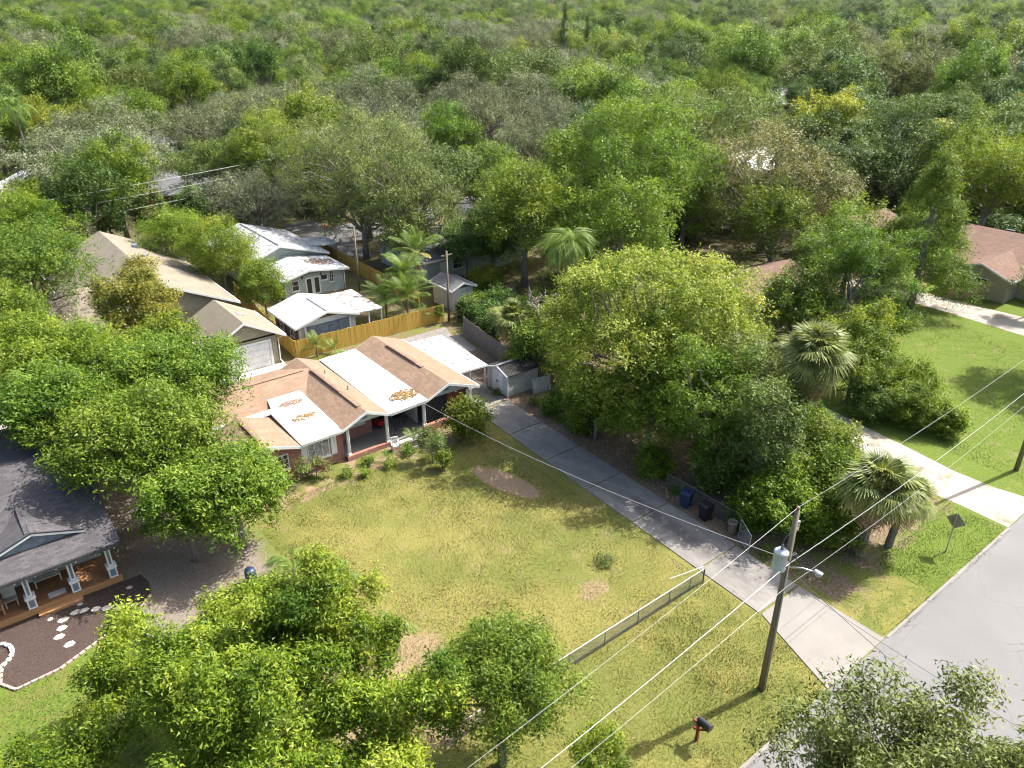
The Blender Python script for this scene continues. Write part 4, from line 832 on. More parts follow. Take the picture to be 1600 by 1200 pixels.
def crown_leaves(g, C, r, n, flatz=.8, up=.25, shell=.36, tw=.16):
    m = max(8, n//13)                                     # twigs first, then leaves round each twig
    pr = r**2/np.sum(r**2); k = g.choice(len(r), m, p=pr)
    d = g.normal(size=(m, 3)); d[:, 2] += up; d = unit(d)
    rad = 1.04-shell*g.random(m)**1.5+g.normal(size=m)*.07
    T = C[k]+d*(r[k]*rad)[:, None]*np.array([1, 1, flatz]); tt = .45+(g.normal(size=len(r))*.17)[k]+g.normal(size=m)*.13+.10*d[:, 2]
    j = g.integers(m, size=n); ax = unit(d+g.normal(size=(m, 3))*.5)
    P = T[j]+ax[j]*(g.normal(size=(n, 1))*tw*1.25)+g.normal(size=(n, 3))*tw*.62
    nv = unit(d[j]*.55+g.normal(size=(n, 3))*.6+np.array([.25, -.05, .55]))
    return P, nv, tt[j]+g.normal(size=n)*.2  # wide tint spread paints light and dark leaves, standing in for crown shading
def limbs(g, C, H0, tr, n, sag=.15, lean=(0, 0), th=1.):
    mb = MB(); lx, ly = lean
    tp = [Vector((0, 0, -.15)), Vector((lx*.3, ly*.3, H0*.5)), Vector((lx, ly, H0))]
    mb.tube(tp, [tr*1.25, tr*.95, tr*.8], 9)
    idx = g.choice(len(C), min(n, len(C)), replace=False)
    for j in idx:
        e = Vector(C[j]); s = tp[1].lerp(tp[2], g.uniform(.4, 1)); mid = s.lerp(e, .5)+Vector((g.normal()*.1, g.normal()*.1, sag))*((e-s).length*.5)
        q = [s]
        for u_ in (.25, .5, .75, 1.):
            p = s*(1-u_)**2+mid*(2*u_*(1-u_))+e*u_*u_; q.append(p+Vector(g.normal(size=3))*.04*(e-s).length*(u_ < 1))
        r0 = tr*g.uniform(.28, .5)*th; mb.tube(q, [r0, r0*.8, r0*.6, r0*.4, r0*.18], 5, False)
    return mb
def moss_quads(g, C, r, n):
    k = g.integers(len(r), size=n); a = g.uniform(0, 6.28, n)
    P = C[k]+np.stack([np.cos(a)*r[k]*.85, np.sin(a)*r[k]*.85, -r[k]*.35], 1); L = g.uniform(.2, .6, n); w_ = g.uniform(.03, .08, n)
    dx = np.stack([np.cos(a*3), np.sin(a*3), 0*a], 1)*w_[:, None]; dn = np.stack([g.normal(size=n)*.06, g.normal(size=n)*.06, -L], 1)
    return np.stack([P-dx, P+dx, P+dn+dx*.2, P+dn-dx*.2], 1)
def crown_data(seed, R, Rz, cz, ncl, n, L, W, mat, cr=(.2, .32), low=-.35, lob=.2, flatz=.8, shape='dome', trunk=.2, H0=None, nl=16, bark='bark_grey', moss=0, lean=(0, 0), off=(0, 0), th=1., up=.85, accent=None):
    g = np.random.default_rng(seed); n = int(n*1.45); L *= .80; W *= .82
    if shape == 'dome': C, r = clump_dome(g, R, Rz, ncl, cr, low, lob)
    elif shape == 'cone':
        zz = g.random(ncl)**.75; a = g.uniform(0, 6.28, ncl); rr = R*(1-zz)**.85*g.uniform(.7, 1.05, ncl)
        C = np.stack([rr*np.cos(a), rr*np.sin(a), (zz*2-1)*Rz], 1); r = R*(.12+.22*(1-zz))
    elif shape == 'column':
        zz = g.random(ncl); a = g.uniform(0, 6.28, ncl); rr = R*g.uniform(.4, 1, ncl)
        C = np.stack([rr*np.cos(a), rr*np.sin(a), (zz*2-1)*Rz], 1); r = g.uniform(cr[0], cr[1], ncl)*R
    elif shape == 'loose':                                  # several leafy boughs with gaps between
        nb = max(4, ncl//9); B, br = clump_dome(g, R*.8, Rz*.8, nb, (.3, .42), low, .35, .15); C = []; r = []
        for b, q in zip(B, br):
            m = 9; o = g.normal(size=(m, 3))*q*.72; C.append(b+o); r.append(g.uniform(cr[0], cr[1], m)*R*.74)
        C = np.vstack(C); r = np.concatenate(r)
    C = C+np.array([off[0], off[1], cz])
    P, D, ti = crown_leaves(g, C, r, n, flatz, up, tw=.85*L+.03)
    keep = P[:, 2] > .12; P, D, ti = P[keep], D[keep], ti[keep]
    cm = quad_mesh('crown', leaf_quads(P, D, L, W, g), ti, mat)
    tm = limbs(g, C, H0 if H0 else max(.6, cz-Rz*.5), trunk, nl, lean=lean, th=th).mesh('trunk', bark, smooth=True)
    ex = []
    if moss: ex.append(('hanging_moss', quad_mesh('hanging_moss', moss_quads(g, C, r, moss), g.random(moss), 'moss_grey')))
    if accent:
        am, an = accent; k = g.choice(len(C), max(1, len(C)//6), replace=False); P, D, ti = crown_leaves(g, C[k], r[k]*1.06, an, flatz, .5, tw=.85*L+.03)
        ex.append(('new_growth' if 'petal' not in am else 'flowers', quad_mesh('accent_leaves', leaf_quads(P, D, L, W, g), ti, am)))
    return cm, tm, ex
def put_tree(name, label, cat, u, v, data, group=None, rz=0., s=1., sz=None):
    o = thing(name, label, cat, (u, v, 0), group); o.rotation_euler = (0, 0, rz); o.scale = (s, s, sz or s); cm, tm, ex = data
    for nm, me in [('crown', cm), ('trunk', tm)]+ex:
        c = bpy.data.objects.new(nm, me); COL.objects.link(c); c.parent = o
        if nm != 'trunk': c['kind'] = 'stuff'
    return o
TREES = []
def tree(name, label, u, v, seed=None, cat='tree', group=None, **kw):
    d = crown_data(seed if seed is not None else int(abs(u*31+v*17)), **kw); TREES.append((u, v, kw['R'])); return put_tree(name, label, cat, u, v, d, group)
NEARL = dict(L=.215, W=.105, cr=(.17, .27), bark='bark_pale')
# lower left: lime green camphor trees close to the camera
tree('camphor_tree', 'bright lime green tree filling the bottom left, its crown widest of that group', -10.9, -19.2, R=4.0, Rz=2.6, cz=6.0, ncl=75, n=38000, mat='leaf_lime', shape='loose', trunk=.22, nl=26, lob=.3, low=-.5, **NEARL)
tree('camphor_tree', 'lime green tree leaning over the lawn edge, tallest of the bottom left group', -6.6, -19.0, R=2.9, Rz=2.6, cz=6.0, ncl=54, n=26000, mat='leaf_lime', shape='loose', trunk=.2, nl=22, low=-.6, **NEARL)
tree('camphor_tree', 'small lime green tree shading the mulch bed corner', -13.7, -13.9, R=2.2, Rz=1.5, cz=3.6, ncl=36, n=11000, mat='leaf_lime', shape='loose', trunk=.13, nl=16, low=-.5, **NEARL)
tree('camphor_tree', 'lime green crown in the bottom left corner above the bright lawn', -17.2, -18.0, R=3.1, Rz=1.9, cz=3.8, ncl=54, n=20000, mat='leaf_lime', shape='loose', trunk=.2, nl=22, low=-.5, **NEARL)
tree('camphor_tree', 'lime green tree at the bottom edge left of the dark round one', -7.6, -23.6, R=3.2, Rz=2.2, cz=4.9, ncl=54, n=22000, mat='leaf_lime', shape='loose', trunk=.2, nl=22, low=-.5, **NEARL)
tree('camphor_tree', 'lime green tree between the sandy shade and the bottom group', -9.3, -15.2, R=2.4, Rz=1.8, cz=4.9, ncl=45, n=11000, mat='leaf_lime', shape='loose', trunk=.16, nl=18, low=-.5, **NEARL)
tree('camphor_tree', 'lime green tree at the very bottom edge left of centre', -12.2, -22.6, R=2.8, Rz=2.0, cz=4.6, ncl=45, n=16000, mat='leaf_lime', shape='loose', trunk=.16, nl=18, low=-.5, **NEARL)
tree('camphor_tree', 'lime green crown in the middle of the bottom left group', -9.6, -17.3, R=2.4, Rz=2.0, cz=5.2, ncl=45, n=13000, mat='leaf_lime', shape='loose', trunk=.16, nl=18, low=-.5, **NEARL)
tree('laurel_oak', 'darker green upright tree at the bottom edge left of the power lines', -2.8, -24.6, R=2.6, Rz=2.7, cz=4.6, ncl=60, n=24000, mat='leaf_green', trunk=.17, nl=22, L=.2, W=.085, cr=(.2, .3), low=-.8, lob=.25, accent=('leaf_lime', 2500))
tree('young_oak', 'small yellow green sapling crossed by the power lines at the bottom edge', -.8, -28.0, R=1.15, Rz=1.5, cz=2.2, ncl=20, n=4500, mat='leaf_lime', trunk=.06, nl=10, L=.18, W=.08, low=-.8)
tree('live_oak', 'olive green fine leaved oak overhanging the road at the bottom right', 2.6, -39.4, off=(.2, 1.5), R=4.7, Rz=2.7, cz=6.6, ncl=140, n=60000, mat='leaf_olive', shape='loose', trunk=.28, nl=40, L=.22, W=.10, cr=(.15, .24), low=-.5, bark='bark_grey', up=.1)
tree('sapling', 'thin dark green sapling on the bright lawn at bottom left', -13.9, -14.6, R=.55, Rz=1.0, cz=1.3, ncl=10, n=1100, mat='leaf_green', trunk=.04, nl=5, L=.18, W=.08, low=-.8)
# left cluster beside the ranch house
LC = dict(L=.27, W=.13, bark='bark_grey', low=-.55)
tree('camphor_tree', 'bright green tree pressing against the left end of the brick house', -4.9, 7.2, R=4.0, Rz=3.0, cz=5.6, ncl=64, n=24000, mat='leaf_green', trunk=.22, accent=('leaf_lime', 6000), lob=.3, **LC)
tree('camphor_tree', 'yellowish green broad tree behind the dark shingled roof', -10.6, 12.6, R=5.0, Rz=3.2, cz=6.0, ncl=80, n=38000, mat='leaf_lime', trunk=.3, lob=.3, **LC)
tree('camphor_tree', 'rich green tree between the dark shingled house and the brick house', -9.0, .8, R=4.3, Rz=3.2, cz=5.6, ncl=70, n=28000, mat='leaf_green', trunk=.24, accent=('leaf_lime', 6000), lob=.3, **LC)
tree('camphor_tree', 'green tree leaning over the back slope of the dark roof', -12.2, 6.2, R=3.3, Rz=2.6, cz=6.4, ncl=50, n=17000, mat='leaf_green', trunk=.22, accent=('leaf_lime', 3000), lob=.3, **LC)
tree('camphor_tree', 'low glossy green tree at the left corner of the front lawn', -5.8, -4.4, R=3.1, Rz=2.4, cz=3.8, ncl=56, n=22000, mat='leaf_green', trunk=.2, accent=('leaf_lime', 5000), lob=.3, **LC)
tree('camphor_tree', 'small green tree joining the glossy one at the lawn corner', -8.3, -4.0, R=2.2, Rz=2.2, cz=3.9, ncl=36, n=11000, mat='leaf_green', trunk=.15, lob=.3, **LC)
tree('camphor_tree', 'yellow green tree above the pale side driveway on the left', -13.0, 15.5, R=4.2, Rz=3.0, cz=6.2, ncl=70, n=22000, mat='leaf_lime', trunk=.3, lob=.3, **LC)
tree('amber_tree', 'tree with amber tinged leaves in front of the tan house', -2.9, 22.6, R=3.9, Rz=3.0, cz=6.4, ncl=60, n=20000, mat='leaf_amber', trunk=.22, lob=.3, shape='loose', **LC)
tree('camphor_tree', 'thinning tree with grey twigs in front of the tan garage', -3.2, 15.2, R=2.9, Rz=2.4, cz=5.2, ncl=45, n=9000, mat='leaf_lime', trunk=.2, shape='loose', nl=60, th=.7, L=.25, W=.12, low=-.4, bark='bark_pale')
tree('laurel_oak', 'tall green tree at the left edge beside the tan house', -9.5, 31.5, R=5.0, Rz=4.2, cz=7.2, ncl=80, n=26000, mat='leaf_green', trunk=.32, accent=('leaf_lime', 4000), lob=.3, **LC)
tree('laurel_oak', 'leafy tree at the left edge below the tall green one', -14.0, 25.5, R=4.6, Rz=3.6, cz=6.2, ncl=70, n=22000, mat='leaf_green', trunk=.32, lob=.3, **LC)
tree('laurel_oak', 'tree by the left edge above the side driveway', -18.5, 20, R=4.0, Rz=3.3, cz=6, ncl=60, n=18000, mat='leaf_green', trunk=.3, lob=.3, **LC)
tree('bamboo_clump', 'pale green feathery clump between the tan house and the pale green house', 8.3, 36.5, R=3.9, Rz=3.3, cz=4.6, ncl=60, n=24000, mat='leaf_lime', trunk=.1, nl=26, L=.34, W=.08, low=-.7, lob=.3)
tree('bamboo_clump', 'feathery green clump in front of the pale green house wall', 9.6, 29.4, R=2.2, Rz=2.3, cz=3.2, ncl=36, n=12000, mat='leaf_green', trunk=.08, nl=18, L=.32, W=.08, low=-.8, accent=('leaf_lime', 2500))
tree('bamboo_clump', 'yellow green feathery clump behind the tan house ridge', 6.6, 44.5, R=4.0, Rz=3.0, cz=4.8, ncl=50, n=16000, mat='leaf_lime', trunk=.1, nl=20, L=.34, W=.09, low=-.6, lob=.3)
# right of the driveway
tree('camphor_tree', 'huge rounded yellow green tree right of the driveway', 22.7, -8.8, R=7.6, Rz=6.4, cz=6.4, ncl=190, n=82000, mat='leaf_camphor', trunk=.45, nl=30, L=.25, W=.15, cr=(.12, .20), low=-.75, lob=.2, bark='bark_grey')
tree('laurel_tree', 'dark green lower tree hugging the near side of the huge round one', 19.6, -11.8, R=4.2, Rz=3.9, cz=4.6, ncl=70, n=24000, mat='leaf_green', trunk=.2, nl=24, L=.24, W=.12, cr=(.16, .26), low=-.75, lob=.25)
tree('laurel_tree', 'grey green leafy tree below the huge round one near the vines', 23.6, -15.4, R=4.0, Rz=4.2, cz=5.0, ncl=60, n=20000, mat='leaf_olive', trunk=.18, nl=22, L=.24, W=.10, cr=(.16, .26), low=-.75, lob=.25, accent=('leaf_green', 4000))
tree('laurel_tree', 'slim green tree rising behind the wheelie bins', 19.7, -15.8, R=3.1, Rz=4.2, cz=5.6, ncl=45, n=13000, mat='leaf_green', trunk=.16, nl=18, L=.24, W=.11, cr=(.2, .3), low=-.8, lob=.3)
tree('laurel_tree', 'olive green tree between the vines and the tall palm', 20.6, -19.8, R=2.5, Rz=3.4, cz=4.8, ncl=36, n=10000, mat='leaf_olive', trunk=.14, nl=18, L=.24, W=.11, cr=(.2, .3), low=-.8, lob=.3)
tree('laurel_tree', 'bright green bough reaching over the driveway middle', 18.2, -8.2, R=2.3, Rz=1.9, cz=3.0, ncl=36, n=11000, mat='leaf_green', trunk=.12, nl=14, L=.24, W=.12, low=-.7, accent=('leaf_lime', 2500))
tree('broadleaf_shrub', 'glossy bright green shrub tree overhanging the shed', 22.4, 1.6, R=2.9, Rz=2.1, cz=2.8, ncl=50, n=15000, mat='leaf_green', trunk=.15, L=.28, W=.15, low=-.8, accent=('leaf_lime', 4500), lob=.3)
tree('broadleaf_tree', 'green tree between the dead snag and the huge round tree', 26.4, 2.2, R=2.8, Rz=3.2, cz=4.0, ncl=50, n=15000, mat='leaf_green', trunk=.15, L=.28, W=.14, low=-.8, accent=('leaf_lime', 3500), lob=.3)
tree('broadleaf_tree', 'dark green tree behind the sabal palm near the grey fence', 24.6, 6.0, R=2.4, Rz=2.4, cz=3.2, ncl=40, n=11000, mat='leaf_green', trunk=.15, L=.26, W=.13, low=-.8, lob=.3)
vine = dict(L=.22, W=.14, low=-.9, lob=.3, trunk=.08, nl=8, up=.4)
for lab, u, v, R, Rz, cz, n, m, ac in (
  ('vine covered mound directly beside the utility pole top', 19.4, -22.2, 2.3, 2.0, 1.9, 11000, 'leaf_green', 4500), ('vine thicket behind the near sabal palm', 22.6, -22.6, 2.7, 2.0, 1.9, 13000, 'leaf_green', 3500),
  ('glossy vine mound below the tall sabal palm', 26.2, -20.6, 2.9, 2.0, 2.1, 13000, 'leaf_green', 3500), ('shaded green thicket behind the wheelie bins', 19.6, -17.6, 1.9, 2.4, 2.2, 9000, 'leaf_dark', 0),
  ('thicket filling the gap under the tall sabal palm', 23.2, -19.0, 2.2, 2.1, 2.0, 9000, 'leaf_green', 2000), ('low vines at the foot of the near sabal palm', 20.8, -24.7, 1.8, 1.2, 1.0, 6500, 'leaf_green', 800),
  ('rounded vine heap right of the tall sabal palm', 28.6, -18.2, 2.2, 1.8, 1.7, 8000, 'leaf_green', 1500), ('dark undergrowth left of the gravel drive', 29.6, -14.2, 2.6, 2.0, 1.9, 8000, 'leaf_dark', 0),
  ('tall leafy tangle between the grey green tree and the palm', 21.4, -18.6, 1.6, 2.4, 2.4, 7000, 'leaf_olive', 1200), ('vine spill nearest the gravel drive mouth', 25.2, -23.6, 2.0, 1.3, 1.1, 7000, 'leaf_green', 1500),
  ('low leafy thicket at the driveway side below the shed', 18.9, -3.4, 1.2, .9, .7, 3500, 'leaf_green', 500), ('low thicket at the driveway side under the huge tree', 18.3, -6.6, 1.1, .8, .6, 3000, 'leaf_green', 400), ('small thicket left of the chain-link run', 18.2, -13.6, 1.2, 1.0, .8, 3500, 'leaf_green', 500), ('thicket pressing on the chain-link run by the dustbin', 18.5, -20.6, 1.1, 1.2, 1.0, 3500, 'leaf_green', 800)):
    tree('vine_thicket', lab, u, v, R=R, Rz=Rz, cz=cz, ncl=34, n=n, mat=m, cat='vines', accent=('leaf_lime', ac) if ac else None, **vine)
tree('laurel_oak', 'mid green tree in front of the brown roofed houses', 48.2, -9.4, R=6.6, Rz=5.4, cz=6.6, ncl=80, n=26000, mat='leaf_green', trunk=.3, L=.28, W=.12, low=-.7, lob=.28, shape='loose', cr=(.16, .26), accent=('leaf_olive', 6000))
tree('cedar', 'dense conical green cedar beside the brown roofed house', 61.0, -9.2, R=5.0, Rz=7.0, cz=8.0, ncl=120, n=30000, mat='leaf_green', shape='cone', trunk=.3, H0=10, L=.42, W=.10, low=-.8)
tree('laurel_oak', 'small bright tree at the edge of the right lawn', 40.6, -15.2, R=3.2, Rz=2.8, cz=4.6, ncl=45, n=13000, mat='leaf_lime', trunk=.16, shape='loose', nl=24, L=.26, W=.12, low=-.5)
tree('laurel_oak', 'bushy tree left of the gravel drive bend', 37.4, -16.2, R=2.7, Rz=2.6, cz=3.6, ncl=45, n=14000, mat='leaf_green', trunk=.16, L=.25, W=.11, low=-.8, lob=.3)
for lab, u, v, R, cz, m in (('round bush on the lawn side of the gravel drive', 37.6, -20.6, 1.9, 1.5, 'leaf_green'), ('lime tipped bush nearest the road on the right lawn', 38.6, -23.0, 1.5, 1.1, 'leaf_lime'), ('bush beneath the small bright tree on the right lawn', 40.9, -19.4, 2.0, 1.5, 'leaf_lime'), ('dark bush tucked at the bend of the gravel drive', 36.3, -18.6, 1.5, 1.4, 'leaf_dark'), ('low bush furthest into the right lawn', 42.6, -17.4, 1.6, 1.2, 'leaf_green')):
    tree('bush', lab, u, v, R=R, Rz=R*.85, cz=cz, ncl=30, n=8500, mat=m, cat='bush', L=.22, W=.11, low=-.9, trunk=.06, nl=8, lob=.3)
tree('laurel_oak', 'tall tree just past the right frame edge shading the right lawn', 57.0, -24.2, R=3.4, Rz=3.6, cz=8.6, ncl=45, n=9000, mat='leaf_green', trunk=.25, L=.3, W=.14, low=-.7)
tree('laurel_oak', 'second tall tree past the right frame edge towards the road', 55.0, -28.2, R=3.0, Rz=3.2, cz=7.4, ncl=40, n=8000, mat='leaf_green', trunk=.25, L=.3, W=.14, low=-.7)
tree('shrub', 'dark shrub half out of the right frame edge on the far lawn', 62.0, -25.0, R=2.4, Rz=2.0, cz=3.2, ncl=30, n=8000, mat='leaf_dark', cat='bush', L=.24, W=.1, low=-.8, trunk=.1)
tree('crape_myrtle', 'thin pale tree before the tan house at the right edge', 67.5, -17.5, R=2.6, Rz=2.0, cz=3.6, ncl=27, n=6000, mat='leaf_olive', shape='loose', L=.24, W=.09, low=-.6, trunk=.1, nl=20)
# centre and right middle distance
MD = dict(L=.36, W=.17, bark='bark_grey')
tree('laurel_oak', 'tall bright green tree with bumpy crown at the centre of the wood edge', 47.5, 18.5, R=9.2, Rz=8.4, cz=10.5, ncl=110, n=44000, mat='leaf_green', trunk=.5, cr=(.14, .23), low=-.75, lob=.36, accent=('leaf_lime', 9000), **MD)
tree('laurel_oak', 'dark green tree left of the tall bright one', 34.6, 19.8, R=5.0, Rz=5.4, cz=7.6, ncl=70, n=18000, mat='leaf_green', trunk=.35, low=-.7, lob=.3, **MD)
tree('laurel_oak', 'dark spreading tree behind the queen palm', 38.0, 9.5, R=5.8, Rz=5.4, cz=7.2, ncl=80, n=18000, mat='leaf_green', trunk=.35, low=-.7, lob=.3, **MD)
tree('magnolia', 'broad brown tinged magnolia over the brown roofed houses', 65.0, 11.5, R=10.4, Rz=6.8, cz=7.4, ncl=140, n=36000, mat='leaf_magnolia', trunk=.45, low=-.6, lob=.25, cr=(.12, .2), nl=30, **MD)
tree('live_oak', 'broad grey green oak just behind the magnolia', 76, 29, R=10.8, Rz=7.2, cz=9.6, ncl=140, n=34000, mat='leaf_olive', trunk=.5, low=-.5, lob=.25, cr=(.12, .2), **MD)
tree('laurel_oak', 'big dark tree standing above the others at upper right', 100, 13.5, R=8.2, Rz=7.2, cz=9.6, ncl=120, n=30000, mat='leaf_dark', trunk=.5, low=-.7, lob=.3, cr=(.14, .22), **MD)
tree('laurel_oak', 'yellow green tree at the right frame edge', 89, -3.5, R=5.6, Rz=5.0, cz=7.6, ncl=80, n=20000, mat='leaf_lime', trunk=.35, low=-.6, lob=.3, **MD)
tree('laurel_oak', 'dense fresh green tree beside the back street oak', 25.6, 63.5, R=6.4, Rz=5.8, cz=8.0, ncl=90, n=24000, mat='leaf_green', trunk=.4, low=-.7, lob=.3, H0=4, **MD)
tree('live_oak', 'large mossy oak spreading over the back street', 30.0, 46.0, R=10.6, Rz=6.4, cz=9.4, ncl=150, n=40000, mat='leaf_olive', trunk=.6, low=-.55, lob=.3, cr=(.12, .2), nl=40, moss=1200, L=.3, W=.12, bark='bark_grey')
tree('live_oak', 'mossy oak right of the yellow fence and above the palms', 29.0, 33.5, R=6.6, Rz=5.2, cz=7.2, ncl=110, n=28000, mat='leaf_olive', trunk=.5, low=-.6, lob=.3, cr=(.14, .22), nl=36, moss=1200, L=.3, W=.12, bark='bark_grey')
tree('laurel_oak', 'green tree standing before the celadon house', 34.0, 24.6, R=3.6, Rz=3.2, cz=4.8, ncl=50, n=12000, mat='leaf_dark', trunk=.25, low=-.7, lob=.3, **MD)
tree('laurel_oak', 'mid green tree closing the gap by the celadon house roof', 41.5, 29.0, R=5.2, Rz=4.2, cz=6.2, ncl=60, n=14000, mat='leaf_green', trunk=.3, low=-.7, lob=.3, **MD)
tree('live_oak', 'grey green oak beside the back street spur', 33.0, 58.5, R=6.5, Rz=4.6, cz=7.0, ncl=80, n=16000, mat='leaf_oak', trunk=.4, low=-.6, lob=.3, cr=(.13, .21), nl=30, **MD)
tree('laurel_oak', 'fresh green tree before the white roofed far house', -2.0, 74, R=4.8, Rz=3.6, cz=4.4, ncl=60, n=12000, mat='leaf_lime', trunk=.3, low=-.7, lob=.3, **MD)
tree('laurel_oak', 'green tree crowding the first brown roof from behind', 56.5, 4.5, R=4.6, Rz=4.4, cz=6.2, ncl=50, n=11000, mat='leaf_green', trunk=.3, low=-.7, lob=.3, **MD)
tree('laurel_oak', 'leafy tree between the two hidden brown roofs', 58.5, -3.2, R=4.0, Rz=4.4, cz=5.6, ncl=45, n=10000, mat='leaf_green', trunk=.25, low=-.8, lob=.3, **MD)
tree('laurel_oak', 'bushy tree hiding the corner of the first brown roof', 42.6, -7.4, R=3.4, Rz=3.2, cz=4.2, ncl=45, n=9000, mat='leaf_green', trunk=.2, low=-.8, lob=.3, **MD)
tree('laurel_oak', 'tree standing beside the cedar towards the right roof', 66.8, -6.6, R=3.4, Rz=3.4, cz=5.0, ncl=45, n=8000, mat='leaf_green', trunk=.2, low=-.8, lob=.3, **MD)
tree('live_oak', 'mossy oak filling the gap behind the far yellow fence', 26.0, 39.0, R=5.6, Rz=4.4, cz=6.6, ncl=80, n=15000, mat='leaf_olive', trunk=.35, low=-.6, lob=.3, cr=(.16, .24), nl=30, moss=500, L=.3, W=.13, bark='bark_grey')
tree('live_oak', 'oak over the roof of the celadon house', 38.5, 39.5, R=6.4, Rz=4.6, cz=7.0, ncl=80, n=15000, mat='leaf_olive', trunk=.35, low=-.6, lob=.3, cr=(.16, .24), nl=30, **MD)
tree('laurel_oak', 'round tree in front of the celadon house door', 30.9, 25.4, R=3.0, Rz=2.8, cz=4.4, ncl=40, n=9000, mat='leaf_dark', trunk=.2, low=-.7, lob=.3, L=.3, W=.14)
tree('laurel_oak', 'tree at the corner of the far yellow fence', 26.2, 29.6, R=3.2, Rz=3.0, cz=4.8, ncl=40, n=9000, mat='leaf_olive', trunk=.2, low=-.7, lob=.3, L=.3, W=.14)
tree('small_dark_tree', 'small round dark tree beside the slender pole', 29.4, 23.4, R=2.1, Rz=1.9, cz=4.6, ncl=30, n=8000, mat='leaf_dark', trunk=.12, L=.25, W=.12, low=-.6)
tree('hedge_shrub', 'clipped green shrub by the grey outbuilding', 26.0, 16.4, R=1.6, Rz=1.1, cz=1.1, ncl=20, n=6000, mat='leaf_green', cat='hedge', trunk=.05, L=.2, W=.11, low=-.9, nl=6)
tree('hedge_shrub', 'dark hedge shrub next to the slender pole', 24.2, 15.6, R=1.3, Rz=1.2, cz=1.1, ncl=16, n=5000, mat='leaf_dark', cat='hedge', trunk=.05, L=.2, W=.11, low=-.9, nl=6)
for lab, u, v, R in (('dark bush behind the middle of the grey wooden fence', 23.4, 10.4, 1.5), ('dark bush behind the far end of the grey wooden fence', 24.6, 13.0, 1.6), ('ivy heap left of the dark back fence', 27.6, 15.2, 1.5), ('bush behind the queen palm', 30.4, 8.2, 2.2), ('bush right of the queen palm foot', 31.4, 4.6, 2.4), ('shaded bush below the dark spreading tree', 33.5, 12.5, 2.4)):
    tree('hedge_shrub', lab, u, v, R=R, Rz=R*.95, cz=R*.8, ncl=22, n=5000, mat='leaf_green' if 'queen' in lab else 'leaf_dark', cat='bush', trunk=.05, L=.24, W=.12, low=-.9, nl=6, lob=.3)
tree('hedge_shrub', 'yellow green shrub behind the dark back fence', 30.2, 20.6, R=1.8, Rz=1.5, cz=1.6, ncl=20, n=6000, mat='leaf_yellow', cat='hedge', trunk=.05, L=.22, W=.11, low=-.9, nl=6)
# garden plants by the house
tree('plumeria', 'round plumeria bush with long glossy leaves by the porch corner', 11.2, -2.6, R=1.45, Rz=1.35, cz=1.65, ncl=30, n=2600, mat='leaf_green', cat='shrub', trunk=.07, nl=16, L=.36, W=.13, low=-.7, bark='bark_pale', accent=('leaf_lime', 500), up=.6)
tree('crape_myrtle', 'thin greyish shrub in front of the porch steps', 7.5, -3.6, R=1.3, Rz=.95, cz=1.5, ncl=30, n=3600, mat='leaf_olive', cat='shrub', trunk=.045, nl=26, L=.14, W=.07, low=-.6, shape='loose')
tree('shrub', 'small leafy shrub at the foot of the thin greyish one', 7.6, -4.7, R=.5, Rz=.75, cz=.8, ncl=10, n=1100, mat='leaf_green', cat='shrub', trunk=.03, nl=6, L=.2, W=.1, low=-.9)
tree('bougainvillea', 'pink flowering bush under the left front windows', .6, -.5, R=1.15, Rz=.9, cz=.95, ncl=26, n=2600, mat='leaf_olive', cat='shrub', trunk=.035, nl=22, L=.13, W=.07, low=-.8, shape='loose', accent=('petal_pink', 420))
for i, (lab, u, v, R, cz) in enumerate((('low leafy plant between the pink bush and the lawn', 2.2, -1.6, .42, .3), ('low plant with broad leaves below the porch kerb', 3.1, -2.3, .3, .22), ('dark leafed plant standing alone before the porch', 4.0, -1.2, .28, .3), ('bushy plant in the bed before the white chair', 5.0, -2.3, .45, .35), ('leafy plant by the kerb of the screened porch', 12.3, -2.2, .4, .55), ('pale flowering plant beside the porch step', 9.2, -1.3, .5, .5), ('green plant right of the white chair', 6.9, -1.7, .45, .35))):
    tree('bedding_plant', lab, u, v, R=R, Rz=R*.9, cz=cz, ncl=8, n=420, mat='leaf_green' if i != 5 else 'leaf_olive', cat='plant', L=.2, W=.07, low=-.9, trunk=.02, nl=4, up=.6)
for lab, u, v, R in (('weedy fern patch at the driveway edge near the shed', 18.2, -1.6, .5), ('small weed clump in the litter under the huge tree', 18.0, -4.6, .4), ('leafy weed by the driveway below the huge tree', 17.4, -13.6, .5), ('weed clump left of the blue wheelie bin', 17.6, -16.2, .35), ('grassy weed tuft by the leaning gate', 16.9, -23.4, .5), ('weed patch in front of the shed doors', 16.9, 1.6, .3)):
    tree('weed_clump', lab, u, v, R=R, Rz=R*.6, cz=R*.45, ncl=9, n=600, mat='leaf_green', cat='plant', L=.2, W=.05, low=-.9, trunk=.015, nl=4, up=.6)
tree('shrub', 'weedy tuft with grey twigs on the lawn near the chain-link fence', 9.4, -18.2, R=.55, Rz=.22, cz=.2, ncl=10, n=900, mat='leaf_olive', cat='plant', L=.14, W=.05, low=-.9, trunk=.02, nl=8)
tree('grape_vine', 'green vine patch growing on the yellow fence end', 21.6, 16.7, R=.4, Rz=.6, cz=1.2, ncl=8, n=500, mat='leaf_green', cat='vines', L=.16, W=.12, low=-.9, trunk=.02, nl=3)

